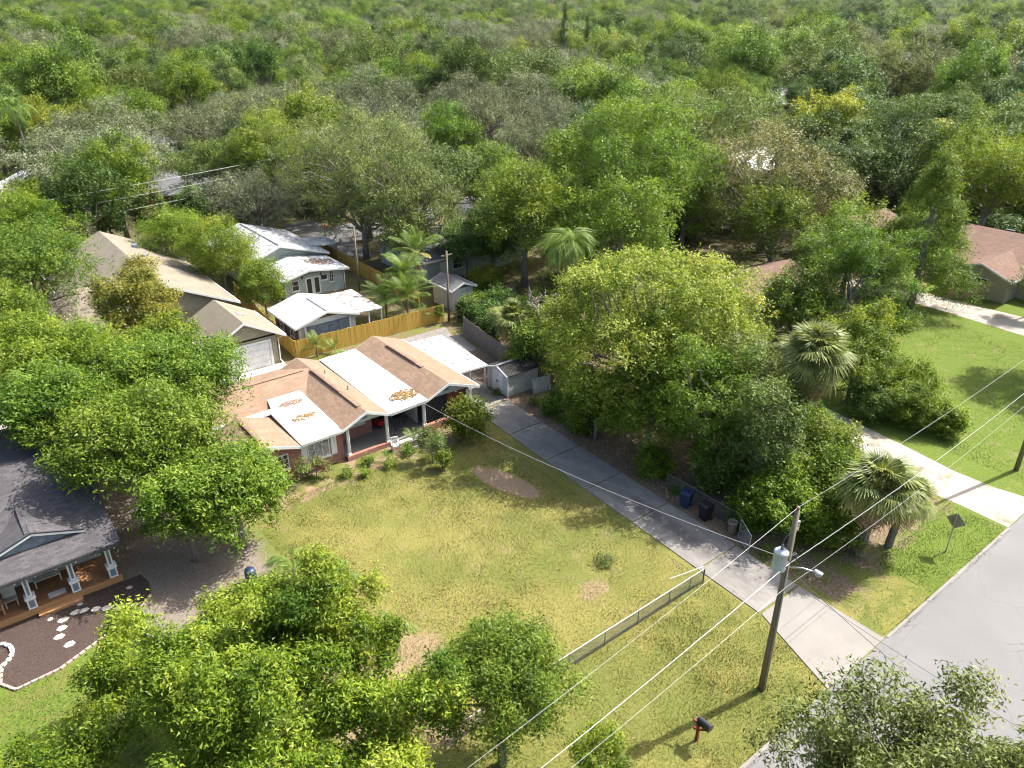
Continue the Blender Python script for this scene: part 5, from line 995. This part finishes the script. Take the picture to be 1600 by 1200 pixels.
# ------------------------------------------------------------------ palms
def fan_frond(seed, mat, Lp=.8, Lf=.85, nl=30, droop=.5):
    g = np.random.default_rng(seed); Q = []; T_ = []; k = np.linspace(-2.2, 2.2, nl)
    Q.append([(0,-.02,0),(Lp,-.015,.05),(Lp,.015,.05),(0,.02,0)]); T_.append(.6)
    for a in k:
        L_ = Lf*(.75+.25*math.cos(a*.6))*g.uniform(.9, 1.08); d = np.array([math.cos(a), math.sin(a), .12*abs(a)]); s_ = np.array([-math.sin(a), math.cos(a), 0])
        o = np.array([Lp, 0, .05]); p1 = o+d*L_*.55; p2 = o+d*L_*.95-np.array([0, 0, droop*L_*g.uniform(.5, 1.1)]); w1 = .032; ti = g.uniform(.2, .9)
        Q.append([o-s_*.008, p1-s_*w1, p1+s_*w1, o+s_*.008]); T_.append(ti); Q.append([p1-s_*w1, p2-s_*.006, p2+s_*.006, p1+s_*w1]); T_.append(ti+.1)
    return quad_mesh('frond', np.array(Q, dtype=float), np.array(T_), mat)
def feather_frond(seed, mat, L_=3.2, n=44, wl=.7, arch=2.25, hang=1.2):
    g = np.random.default_rng(seed); Q = []; T_ = []
    def sp(s_): return np.array([L_*math.sin(s_*arch)/arch, 0, L_*(math.cos(s_*arch)-1)/arch*1.0+s_*.35*L_])
    for i in range(10):
        a, b = sp(i/10), sp((i+1)/10); w_ = .03*(1-i/11); Q.append([a+[0,-w_,0], b+[0,-w_,0], b+[0,w_,0], a+[0,w_,0]]); T_.append(.75)
    for i in range(n):
        s_ = .12+.88*i/n; p = sp(s_); d = sp(min(1, s_+.02))-sp(s_-.02); d /= np.linalg.norm(d); ll = wl*math.sin(math.pi*(.12+.80*s_))*g.uniform(.85, 1.1)
        for sd in (-1, 1):
            e = p+d*ll*.45+np.array([0, sd*ll*.8, -ll*hang*g.uniform(.6, 1.3)]); m = (p+e)/2+np.array([0, 0, ll*.10]); w_ = d*.017; ti = g.uniform(.2, .9)
            Q.append([p-w_*.5, m-w_, m+w_, p+w_*.5]); T_.append(ti); Q.append([m-w_, e-w_*.1, e+w_*.1, m+w_]); T_.append(ti)
    return quad_mesh('frond', np.array(Q, dtype=float), np.array(T_), mat)
FAN = [fan_frond(i, 'frond_sabal') for i in range(3)]; FAND = [fan_frond(9+i, 'frond_dead', .6, .9, 22, .9) for i in range(2)]; FANG = [fan_frond(15+i, 'frond_gold', .7, .95, 24, .7) for i in range(2)]
FEA = [feather_frond(i, 'frond_green') for i in range(3)]; FEAD = [feather_frond(30, 'frond_dead', 2.6, 30, .5, 1.2, .9)]; ARE = [feather_frond(40+i, 'frond_green', 2.6, 30, .65, .9, .25) for i in range(2)]; YEL = [feather_frond(50, 'frond_gold', 1.6, 26, .4, 1.0, .3)]
def palm(label, u, v, h, kind, nf, seed, s=1., tr=.16, lean=(0, 0), dead=0, gold=0, name=None, skirt=0, el=(-.7, 1.35)):
    r = random.Random(seed); o = thing(name or {'fan': 'sabal_palm', 'fea': 'queen_palm', 'are': 'areca_palm'}[kind], label, 'palm', (u, v, 0)); top = Vector((lean[0], lean[1], h)); TREES.append((u, v, 2*s))
    if h > .4:
        mb = MB(); n_ = max(4, int(h/.35)); pts = [Vector((lean[0]*(i/n_)**1.5, lean[1]*(i/n_)**1.5, h*i/n_)) for i in range(n_+1)]; mb.tube(pts, [tr*(1.15-.3*i/n_)*(1.06 if i % 2 else .96) for i in range(n_+1)], 10)
        c = bpy.data.objects.new('trunk', mb.mesh('trunk', 'palm_trunk')); COL.objects.link(c); c.parent = o
    prot = {'fan': FAN, 'fea': FEA, 'are': ARE}[kind]
    for i in range(nf):
        f_ = (i+.5)/nf; e = el[0]+(el[1]-el[0])*f_**.8+r.uniform(-.34, .34); az = i*2.39996+r.uniform(-.3, .3); me = r.choice(prot)
        if gold and e < el[0]+.65 and r.random() < gold: me = r.choice(FANG) if kind == 'fan' else YEL[0]
        k = s*r.uniform(.78, 1.15)*(1 if e < .9 else .85)
        place(o, 'frond', me, top+Vector((0, 0, .15*max(0, e)*s)), (r.uniform(-.5, .5), -e, az), (k, k, k))
    for i in range(dead):
        az = i*2.4+r.uniform(-.3, .3); me = r.choice(FAND if kind == 'fan' else FEAD); k = s*r.uniform(.8, 1.05); d = place(o, 'dead_frond', me, top-Vector((0, 0, .1+r.random()*.5*s)), (r.uniform(-.3, .3), r.uniform(.85, 1.35), az), (k, k, k))
    return o
palm('tall sabal palm with dense round head and vine wrapped trunk', 24.9, -19.0, 8.3, 'fan', 78, 1, 1.5, .24, (.4, -.4), 40, .35, el=(-1.1, 1.45))
tv = tree('trunk_vine', 'leafy vine wrapping the trunk of the tall sabal palm', 25.0, -19.0, cat='vines', R=.75, Rz=2.8, cz=3.9, ncl=44, n=8000, mat='leaf_green', shape='column', cr=(.5, .85), trunk=.05, nl=3, L=.2, W=.12)
palm('near sabal palm with drooping fan leaves beside the road verge', 21.0, -26.6, 4.3, 'fan', 56, 2, 1.45, .24, (.2, 0), 12, .55, el=(-.75, 1.3))
palm('smaller sabal palm merged with the right of the near one', 23.0, -27.2, 3.2, 'fan', 30, 12, 1.15, .2, (.3, -.2), 6, .3, el=(-.8, 1.3))
palm('sabal palm with golden old fans behind the grey wooden fence', 22.0, 5.9, 3.6, 'fan', 46, 3, 1.35, .22, (0, 0), 14, .75, el=(-.9, 1.3))
palm('pale sabal palm poking through the huge round tree', 27.5, -13.5, 6.0, 'fan', 22, 4, .9, .16, (0, 0), 6, 0)
palm('queen palm with hanging dead leaves in front of the dark trees', 28.4, 6.2, 8.8, 'fea', 24, 5, 1.3, .16, (0, 0), 7, 0, el=(-.4, 1.3))
palm('leafy areca palm clump behind the yellow fence', 19.6, 19.2, 2.2, 'are', 32, 6, 1.25, .09, (0, 0), 2, .15, el=(-.3, 1.3))
palm('areca palm behind the first areca clump', 21.0, 21.8, 3.6, 'are', 32, 7, 1.25, .1, (0, 0), 3, .2, el=(-.4, 1.3))
palm('taller areca palm with pale dry tips by the slender pole', 24.0, 24.5, 4.6, 'are', 32, 17, 1.25, .1, (0, 0), 5, .5, el=(-.4, 1.3))
palm('areca palm nearest the lean-to posts', 18.4, 21.2, 1.8, 'are', 26, 18, 1.2, .09, el=(-.2, 1.3))
palm('small palm growing against the yellow fence near the tan garage', 9.0, 16.9, .9, 'are', 16, 8, .68, .08, el=(0, 1.35))
palm('tiny palm seedling at the foot of the yellow fence', 10.5, 16.6, .3, 'are', 12, 28, .55, .07, el=(0, 1.3))
palm('young queen palm between the sandy shade and the lawn', -5.2, -10.4, 2.0, 'fea', 16, 9, .8, .12, el=(-.5, 1.3))
palm('young queen palm beside the left lawn edge, lower of the two', -4.4, -13.4, 2.6, 'fea', 15, 10, .8, .12, el=(-.5, 1.3))
palm('queen palm among the bottom left trees with one arm over the lawn', -4.6, -18.0, 3.0, 'fea', 15, 11, .85, .13, el=(-.5, 1.2))
palm('queen palm swallowed by the bottom left lime trees', -8.2, -17.6, 3.2, 'fea', 14, 13, .9, .13, el=(-.5, 1.2))
palm('palm head entering the frame at the left edge over the dark roof', -19.0, 3.4, 6.8, 'fea', 16, 14, .75, .15, (0, 0), 0, .8, el=(-.7, 1.2))
palm('small yellow green palm in the bed before the porch kerb', 5.2, -1.6, .25, 'are', 11, 15, .36, .06, el=(.1, 1.3), name='bedding_palm')
palm('pot palm with upright yellow leaves by the porch step', 7.7, -1.0, .45, 'are', 12, 16, .42, .05, el=(.3, 1.4), name='bedding_palm')
sq = thing('planter', 'low white planter holding the yellow palm by the porch step', 'planter', (7.7, -1.0, 0)); part(sq, 'tray', MB().box(7.25,8.15,-1.4,-.6,.0,.2), 'off_white'); part(sq, 'soil', MB().box(7.3,8.1,-1.35,-.65,.2,.215), 'mulch')
# dead snag
def snag(label, u, v, h, seed, spread):
    g = np.random.default_rng(seed); o = thing('dead_tree', label, 'dead tree', (u, v, 0)); mb = MB()
    def grow(p, d, L_, r, k):
        q = [p]; dd = d
        for i in range(4): dd = (dd+Vector(g.normal(size=3))*.22+Vector((0, 0, .06))).normalized(); q.append(q[-1]+dd*L_/4)
        mb.tube(q, [r, r*.9, r*.8, r*.7, r*.55], 6, False)
        if k < 4:
            for j in range(3 if k else 4): grow(q[-1-(j % 2)], (dd+Vector(g.normal(size=3))*spread).normalized(), L_*g.uniform(.6, .8), r*.66, k+1)
    grow(Vector((0, 0, -.1)), Vector((0, 0, 1)), h*.4, .24, 0); c = bpy.data.objects.new('branches', mb.mesh('branches', 'dead_wood')); COL.objects.link(c); c.parent = o
snag('bare dead tree with twisted branches beside the queen palm', 23.2, 3.2, 9.0, 3, .75)
snag('leafless twiggy tree above the side driveway', -4.6, 16.8, 6.0, 8, .8)
snag('leafless grey branches in front of the tan house wing', -6.5, 21.5, 6.6, 11, .8)

# ------------------------------------------------------------------ the wood behind: one tree after another
PROT = {}
def proto(kind, i):
    if (kind, i) in PROT: return PROT[kind, i]
    sd_ = 1000+hash_[kind]*50+i
    base = dict(L=.42, W=.20, low=-.6, lob=.42)
    d = {'oak': dict(R=8, Rz=4.6, cz=7.0, ncl=120, n=23000, mat='leaf_oak', cr=(.10, .19), trunk=.45, nl=40, moss=400, L=.36, W=.14, lob=.34),
         'olive': dict(R=7, Rz=5.0, cz=7.6, ncl=80, n=20000, mat='leaf_olive', cr=(.15, .25), trunk=.4),
         'laurel': dict(R=6, Rz=5.0, cz=8.0, ncl=55, n=18000, mat='leaf_green', cr=(.18, .30), trunk=.35),
         'dark': dict(R=5.5, Rz=5.2, cz=8.2, ncl=50, n=16000, mat='leaf_dark', cr=(.18, .30), trunk=.35),
         'lime': dict(R=4.6, Rz=4.0, cz=7.6, ncl=60, n=10000, mat='leaf_lime', cr=(.16, .26), trunk=.3),
         'yellow': dict(R=4.2, Rz=3.4, cz=7.4, ncl=45, n=8000, mat='leaf_yellow', cr=(.16, .26), trunk=.3),
         'under': dict(R=2.8, Rz=2.2, cz=1.9, ncl=36, n=5000, mat='leaf_dark', cr=(.22, .36), trunk=.1, low=-.9, L=.36),
         'cedar': dict(R=2.2, Rz=7, cz=8.2, ncl=80, n=9000, mat='leaf_dark', shape='cone', trunk=.3, H0=12, L=.42, W=.12)}[kind]
    PROT[kind, i] = crown_data(sd_, **{**base, **d}); return PROT[kind, i]
hash_ = {'oak': 1, 'olive': 2, 'laurel': 3, 'dark': 4, 'lime': 5, 'yellow': 6, 'cedar': 7, 'under': 8}
LAB = {'oak': ('live_oak', 'grey green live oak in the wood behind the houses', 'live oaks in the wood'), 'olive': ('live_oak', 'olive green oak in the wood behind the houses', 'olive oaks in the wood'),
       'laurel': ('laurel_oak', 'fresh green broadleaf tree in the wood behind the houses', 'green trees in the wood'), 'dark': ('dark_tree', 'dark green dense tree in the wood behind the houses', 'dark trees in the wood'),
       'lime': ('lime_tree', 'bright yellow green tree in the wood behind the houses', 'yellow green trees in the wood'), 'yellow': ('yellow_tree', 'golden yellow crowned tree in the wood behind the houses', 'yellow trees in the wood'), 'under': ('undergrowth_bush', 'dark undergrowth bush between the trunks of the wood', 'undergrowth bushes in the wood')}
RAD = {'oak': 8, 'olive': 7, 'laurel': 6, 'dark': 5.5, 'lime': 4.6, 'yellow': 4.2, 'cedar': 2.2, 'under': 2.8}
RECT = [(-16, 8, 24, 50), (8, 24, 17, 49), (24, 41, 16, 40), (11, 29, 74, 89), (-8, 9, 82, 99), (20, 36, 118, 134), (135, 159, 30, 50), (193, 219, 124, 145), (165, 187, 79, 98), (40, 57, -8, 6), (66, 90, -24, 11), (89, 106, 30, 46), (24, 140, 44, 60), (-60, 58, -60, 15), (58, 68, -35, 0)]
SIGHT = [((15.8, 76.5, 1.6), 1.0), ((16.5, 78, 3.5), .9), ((1, 88, 4.2), .8), ((25, 121, 2.4), .8), ((27, 121, 2.4), .8), ((141, 36, 4), .9), ((148, 37, 4), .9), ((200, 130, 5.5), .8), ((205, 130, 5.5), .8), ((172, 84, 5), .8), ((226, 176, 6), .7), ((95, 34, 4), .8),
         ((75, -8, 4), 1.0), ((72, -12, 2), 1.0), ((26, 56, .5), .9), ((28, 60, .5), .9), ((30, 64, 1), .8)]
def blocked(x, y, R, h):
    for (a, b, c), k in SIGHT:
        P = Vector((a, b, c)); d = P-CAM; Cc = Vector((x, y, h)); s_ = (Cc-CAM).dot(d)/d.length_squared
        if s_ < 1 and ((CAM+d*s_)-Cc).length < R*k: return True
    return False
heading = math.atan2(math.cos(R_(38.4)), math.sin(R_(38.4)))
g = np.random.default_rng(77); spots = []
def try_spot(x, y, kind, s_, mind=.78):
    s_ = min(s_, 1.2) if kind == 'dark' else s_; R = RAD[kind]*s_
    for a, b, c_, d in RECT:
        if a-R*.4 < x < b+R*.4 and c_-R*.4 < y < d+R*.4: return False
    if blocked(x, y, R, 7.5*s_): return False
    for (a, b, r2) in TREES:
        if (a-x)**2+(b-y)**2 < ((R+r2)*mind)**2: return False
    TREES.append((x, y, R)); spots.append((x, y, kind, s_)); return True
for (x, y, kind, s_) in ((6, 76, 'oak', 1.15), (-4, 80, 'oak', 1.1), (12, 95, 'oak', 1.2), (36, 80, 'oak', 1.15), (44, 68, 'oak', 1.1), (52, 84, 'oak', 1.2), (66, 70, 'oak', 1.1), (72, 84, 'oak', 1.1), (80, 66, 'oak', 1.0), (86, 78, 'oak', 1.1), (30, 98, 'oak', 1.1), (46, 100, 'oak', 1.1), (20, 108, 'laurel', 1.), (-8, 108, 'oak', 1.1), (60, 48, 'oak', .9), (68, 46, 'dark', .9), (45, 39, 'laurel', .9), (57, 34, 'olive', .9), (88, 50, 'olive', 1.), (90, 14, 'dark', .9), (113, 22, 'laurel', 1.), (118, 4, 'dark', 1.), (108, -6, 'laurel', .9), (6, 112, 'yellow', 1.), (13, 118, 'yellow', .9), (74, 140, 'lime', 1.), (148, 120, 'yellow', 1.1), (125, 106, 'lime', 1.1), (62, 104, 'lime', .9), (135, 112, 'oak', 1.1), (120, 90, 'oak', 1.1), (110, 76, 'oak', 1.0), (58, 18, 'laurel', .8)):
    if not blocked(x, y, RAD[kind]*s_*.7, 7.5): TREES.append((x, y, RAD[kind]*s_)); spots.append((x, y, kind, s_))
kinds = ['oak', 'olive', 'laurel', 'dark', 'lime', 'yellow']
for i in range(5200):
    d = math.sqrt(g.uniform(62**2, 245**2)); a = heading+g.uniform(-.80, .80); x = CAM.x+d*math.cos(a); y = CAM.y+d*math.sin(a)
    left = a > heading-.05; pw = [.42, .16, .2, .14, .05, .03] if (left and d < 170) else ([.16, .2, .36, .2, .06, .02] if d < 170 else [.16, .2, .34, .2, .07, .03])
    try_spot(x, y, kinds[g.choice(6, p=pw)], g.uniform(.8, 1.5)*(.85+.3*g.random()), .66)
base_n = len(spots); ug = 0; RECT2 = RECT+[(58, 68, -35, 0)]
while ug < 150:
    d = math.sqrt(g.uniform(70**2, 190**2)); a = heading+g.uniform(-.78, .70); x = CAM.x+d*math.cos(a); y = CAM.y+d*math.sin(a)
    if any(p_[0]-2 < x < p_[1]+2 and p_[2]-2 < y < p_[3]+2 for p_ in RECT2) or blocked(x, y, 3, 2.5): continue
    spots.append((x, y, 'under', g.uniform(.7, 1.4))); ug += 1
cnt = {}
for x, y, kind, s_ in spots:
    nm, lb, gr_ = LAB[kind]; i = g.integers(4 if kind in ('oak', 'laurel') else 3 if kind in ('olive', 'dark') else 2)
    ra = math.atan2(y-CAM.y, x-CAM.x)-heading; side = 'left' if ra > .22 else 'right' if ra < -.22 else 'centre'; dep = 'nearer' if math.hypot(x-CAM.x, y-CAM.y) < 150 else 'deeper'
    lb = lb.replace('in the wood behind the houses', f'in the {dep} wood at upper {side}').replace('of the wood', f'of the {dep} wood at upper {side}'); gr_ = gr_.replace('the wood', f'the {dep} wood, {side}')
    put_tree(nm, lb, 'bush' if kind == 'under' else 'tree', x, y, proto(kind, int(i)), gr_, g.uniform(0, 6.28), s_, s_*g.uniform(.85, 1.2)); cnt[kind] = cnt.get(kind, 0)+1
for k, (x, y, s_) in enumerate(((160, 154, 1.15), (166, 150, 1.0), (172, 147, .95))):
    put_tree('italian_cedar', ['tallest of three narrow cedars in the distant wood', 'middle of three narrow cedars in the distant wood', 'lowest of three narrow cedars in the distant wood'][k], 'tree', x, y, proto('cedar', 0), None, k, s_, s_*1.5)
palm('far palm above the oaks at the left edge', 2, 104, 12.5, 'fea', 16, 61, 1.5, .18); palm('far palm standing left of the oaks', 22, 142, 13, 'fea', 16, 62, 1.5, .18); palm('palm among the oaks beyond the back street', 62, 58, 8, 'fea', 15, 63, 1.2, .16); palm('far palm at the right among the green trees', 186, 52, 13, 'fea', 16, 64, 1.5, .18)
# reddish young magnolias before the back street
for lab, u, v in (('rusty leaved young magnolia left of the orange brick house', 8.5, 62), ('dark young magnolia in front of the orange brick house', 13.2, 60), ('rusty topped small magnolia beside the back street', 4.2, 66)):
    tree('young_magnolia', lab, u, v, R=2.1, Rz=3.0, cz=3.6, ncl=36, n=7000, mat='leaf_dark', trunk=.14, L=.34, W=.17, low=-.8, accent=('leaf_magnolia', 2500))

# ------------------------------------------------------------------ far wood out to the horizon (one uncountable mass)
pts = []; fr = []; fs = []
def ring(d0, d1, sp, k0, k1):
    ch, sh = math.cos(heading), math.sin(heading)
    q_ = np.arange(0, d1, sp); w_ = np.arange(-d1, d1, sp); A, B_ = np.meshgrid(q_, w_); A = A.ravel()+g.uniform(-.42, .42, A.size)*sp; B_ = B_.ravel()+g.uniform(-.42, .42, B_.size)*sp
    d = np.hypot(A, B_); k = (d > d0) & (d < d1) & (np.abs(np.arctan2(B_, A)) < .85); A, B_ = A[k], B_[k]; s_ = k0+(k1-k0)*g.random(len(A))**1.4
    for aa, bb, ss in zip(A, B_, s_):
        x = CAM.x+aa*ch-bb*sh; y = CAM.y+aa*sh+bb*ch
        if blocked(x, y, 6*ss, 7*ss) or g.random() < .10: continue
        pts.append((x, y, g.uniform(-1.2, .3))); fr.append((0, 0, g.uniform(0, 6.28))); fs.append(ss)
ring(238, 560, 13.5, .85, 1.75); ring(560, 1100, 16.5, .95, 2.0); ring(1100, 2100, 25, 1.2, 2.2); ring(2100, 4200, 46, 1.3, 2.4)
me = bpy.data.meshes.new('far_wood'); me.from_pydata(pts, [], [])
at = me.attributes.new('rot', 'FLOAT_VECTOR', 'POINT'); at.data.foreach_set('vector', np.array(fr, dtype=np.float32).reshape(-1))
at = me.attributes.new('scl', 'FLOAT', 'POINT'); at.data.foreach_set('value', np.array(fs, dtype=np.float32))
pick = np.array([0, 1, 2, 3]*8+[4, 5]*5+[6, 7, 8, 9]*8+[10, 11]*7+[12]*4+[13]*2)
at = me.attributes.new('idx', 'INT', 'POINT'); at.data.foreach_set('value', g.choice(pick, len(pts)).astype(np.int32))
fw = bpy.data.objects.new('far_wood', me); COL.objects.link(fw); fw['kind'] = 'stuff'; setp(fw, 'unbroken tree canopy stretching to the horizon', 'woodland')
nt = bpy.data.node_groups.new('scatter_trees', 'GeometryNodeTree'); nt.interface.new_socket('Geometry', in_out='INPUT', socket_type='NodeSocketGeometry'); nt.interface.new_socket('Geometry', in_out='OUTPUT', socket_type='NodeSocketGeometry')
gi = nt.nodes.new('NodeGroupInput'); go = nt.nodes.new('NodeGroupOutput'); ip = nt.nodes.new('GeometryNodeInstanceOnPoints'); jn = nt.nodes.new('GeometryNodeGeometryToInstance')
order = [('oak', 0), ('oak', 1), ('oak', 2), ('oak', 3), ('olive', 0), ('olive', 1), ('laurel', 0), ('laurel', 1), ('laurel', 2), ('laurel', 3), ('dark', 0), ('dark', 1), ('lime', 0), ('yellow', 0)]
byme = {}
for o in COL.objects:
    if o.type == 'MESH' and o.name.startswith('crown'): byme.setdefault(o.data.name, o)
for kk in reversed(order):
    oi = nt.nodes.new('GeometryNodeObjectInfo'); oi.transform_space = 'ORIGINAL'; oi.inputs['As Instance'].default_value = True
    oi.inputs['Object'].default_value = byme[proto(*kk)[0].name] if proto(*kk)[0].name in byme else next(iter(byme.values()))
    nt.links.new(oi.outputs['Geometry'], jn.inputs[0])
def nattr(nm, ty):
    a = nt.nodes.new('GeometryNodeInputNamedAttribute'); a.data_type = ty; a.inputs[0].default_value = nm; return [s_ for s_ in a.outputs if s_.enabled and s_.name == 'Attribute'][0]
nt.links.new(gi.outputs[0], ip.inputs['Points']); nt.links.new(jn.outputs[0], ip.inputs['Instance']); ip.inputs['Pick Instance'].default_value = True
nt.links.new(nattr('idx', 'INT'), ip.inputs['Instance Index']); nt.links.new(nattr('rot', 'FLOAT_VECTOR'), ip.inputs['Rotation']); nt.links.new(nattr('scl', 'FLOAT'), ip.inputs['Scale']); nt.links.new(ip.outputs[0], go.inputs[0])
md = fw.modifiers.new('scatter', 'NODES'); md.node_group = nt

# ------------------------------------------------------------------ grass blades
def blades(name, label, mat, zones, seed, skip=()):
    g = np.random.default_rng(seed); V = []; T_ = []
    for (x0, x1, y0, y1, dens) in zones:
        n = int((x1-x0)*(y1-y0)*dens); P = np.stack([g.uniform(x0, x1, n), g.uniform(y0, y1, n), np.full(n, .012)], 1)
        k = np.ones(n, bool)
        for (cx, cy, rx, ry, sk) in skip:
            k &= (((P[:, 0]+sk*(P[:, 1]-cy)-cx)/rx)**2+((P[:, 1]-cy)/ry)**2) > g.uniform(.7, 1.25, n)
        pat = np.sin(P[:, 0]*1.7+np.sin(P[:, 1]*1.1)*2)*np.sin(P[:, 1]*1.3+np.sin(P[:, 0]*.8)*2)+np.sin(P[:, 0]*.45+1)*np.sin(P[:, 1]*.38+2)
        k &= g.random(n) < .62+.22*pat; P = P[k]; pat = pat[k]; n = len(P); a = g.uniform(0, 6.28, n); h = g.uniform(.03, .085, n)*(1+.2*pat); w_ = g.uniform(.008, .02, n)
        d = np.stack([np.cos(a), np.sin(a), 0*a], 1); l = np.stack([g.normal(size=n)*.6, g.normal(size=n)*.6, np.ones(n)], 1)*h[:, None]
        V.append(np.stack([P-d*w_[:, None], P+d*w_[:, None]*1.3, P+l], 1)); T_.append(.5-.16*pat+g.normal(size=n)*.22)
    o = bpy.data.objects.new(name, quad_mesh(name, np.vstack(V), np.concatenate(T_), mat)); COL.objects.link(o); setp(o, label, 'grass', kind='stuff')
blades('lawn_grass', 'dry yellow green grass of the front lawn', 'grass_blade', [(-4.5, 12.6, -22.4, -1.6, 330), (-4, 12.6, -30.6, -22.4, 400), (-4, 10.8, -30.98, -30.6, 500)], 3, [(8.05, -8.5, .95, 2.75, .22)] and [(9.95, -8.5, 1.0, 2.8, .22)])
blades('verge_grass', 'fresh green grass on the verge and right lawn', 'grass_lush', [(16.3, 21, -30.6, -22.5, 120), (21, 30, -30.6, -27.4, 330), (16.4, 30, -30.98, -30.6, 500), (36, 60, -30.6, -9, 90), (-20, -11, -16, -8, 200)], 4)

def litter(name, label, zones, seed, mat):
    g = np.random.default_rng(seed); Ps = []
    for (x0, x1, y0, y1, dens, z) in zones:
        n = int((x1-x0)*(y1-y0)*dens); P = np.stack([g.uniform(x0, x1, n), g.uniform(y0, y1, n), np.full(n, z)+g.uniform(0, .02, n)], 1); k = g.random(n) < .55+.45*np.sin(P[:, 0]*1.9+1)*np.sin(P[:, 1]*1.4); Ps.append(P[k])
    P = np.vstack(Ps); D = unit(g.normal(size=P.shape)*.35+np.array([0, 0, 1.])); o = bpy.data.objects.new(name, quad_mesh(name, leaf_quads(P, D, .17, .09, g), g.random(len(P)), mat)); COL.objects.link(o); setp(o, label, 'leaf litter', kind='stuff')
litter('fallen_leaves', 'dry fallen leaves scattered under the trees and along the driveway', [(16.6, 22, -27, 8, 45, .02), (12.9, 16.4, -25, 0, 2.2, .062), (22, 31, -28, -6, 22, .02), (-12, -5, -9, 10, 9, .02), (6, 13, -22, -2, .8, .03), (-5, 3, -28, -14, 2.5, .03)], 8, 'frond_dead')

# ------------------------------------------------------------------ summer haze
hz = MB().box(-4700, 4700, -4700, 4700, -1.2, 34.0)
hm = bpy.data.materials.new('haze_air'); hm.use_nodes = True; hn = hm.node_tree.nodes; hn.remove(hn['Principled BSDF'])
pv = hn.new('ShaderNodeVolumePrincipled'); pv.inputs['Color'].default_value = (.86, .92, 1, 1); pv.inputs['Density'].default_value = .000018; pv.inputs['Anisotropy'].default_value = .2
hm.node_tree.links.new(pv.outputs[0], hn['Material Output'].inputs['Volume']); M['haze_air'] = hm
hz = bpy.data.objects.new('haze', hz.mesh('haze', 'haze_air')); COL.objects.link(hz); setp(hz, 'thin summer haze over the whole neighbourhood', 'haze', kind='stuff')
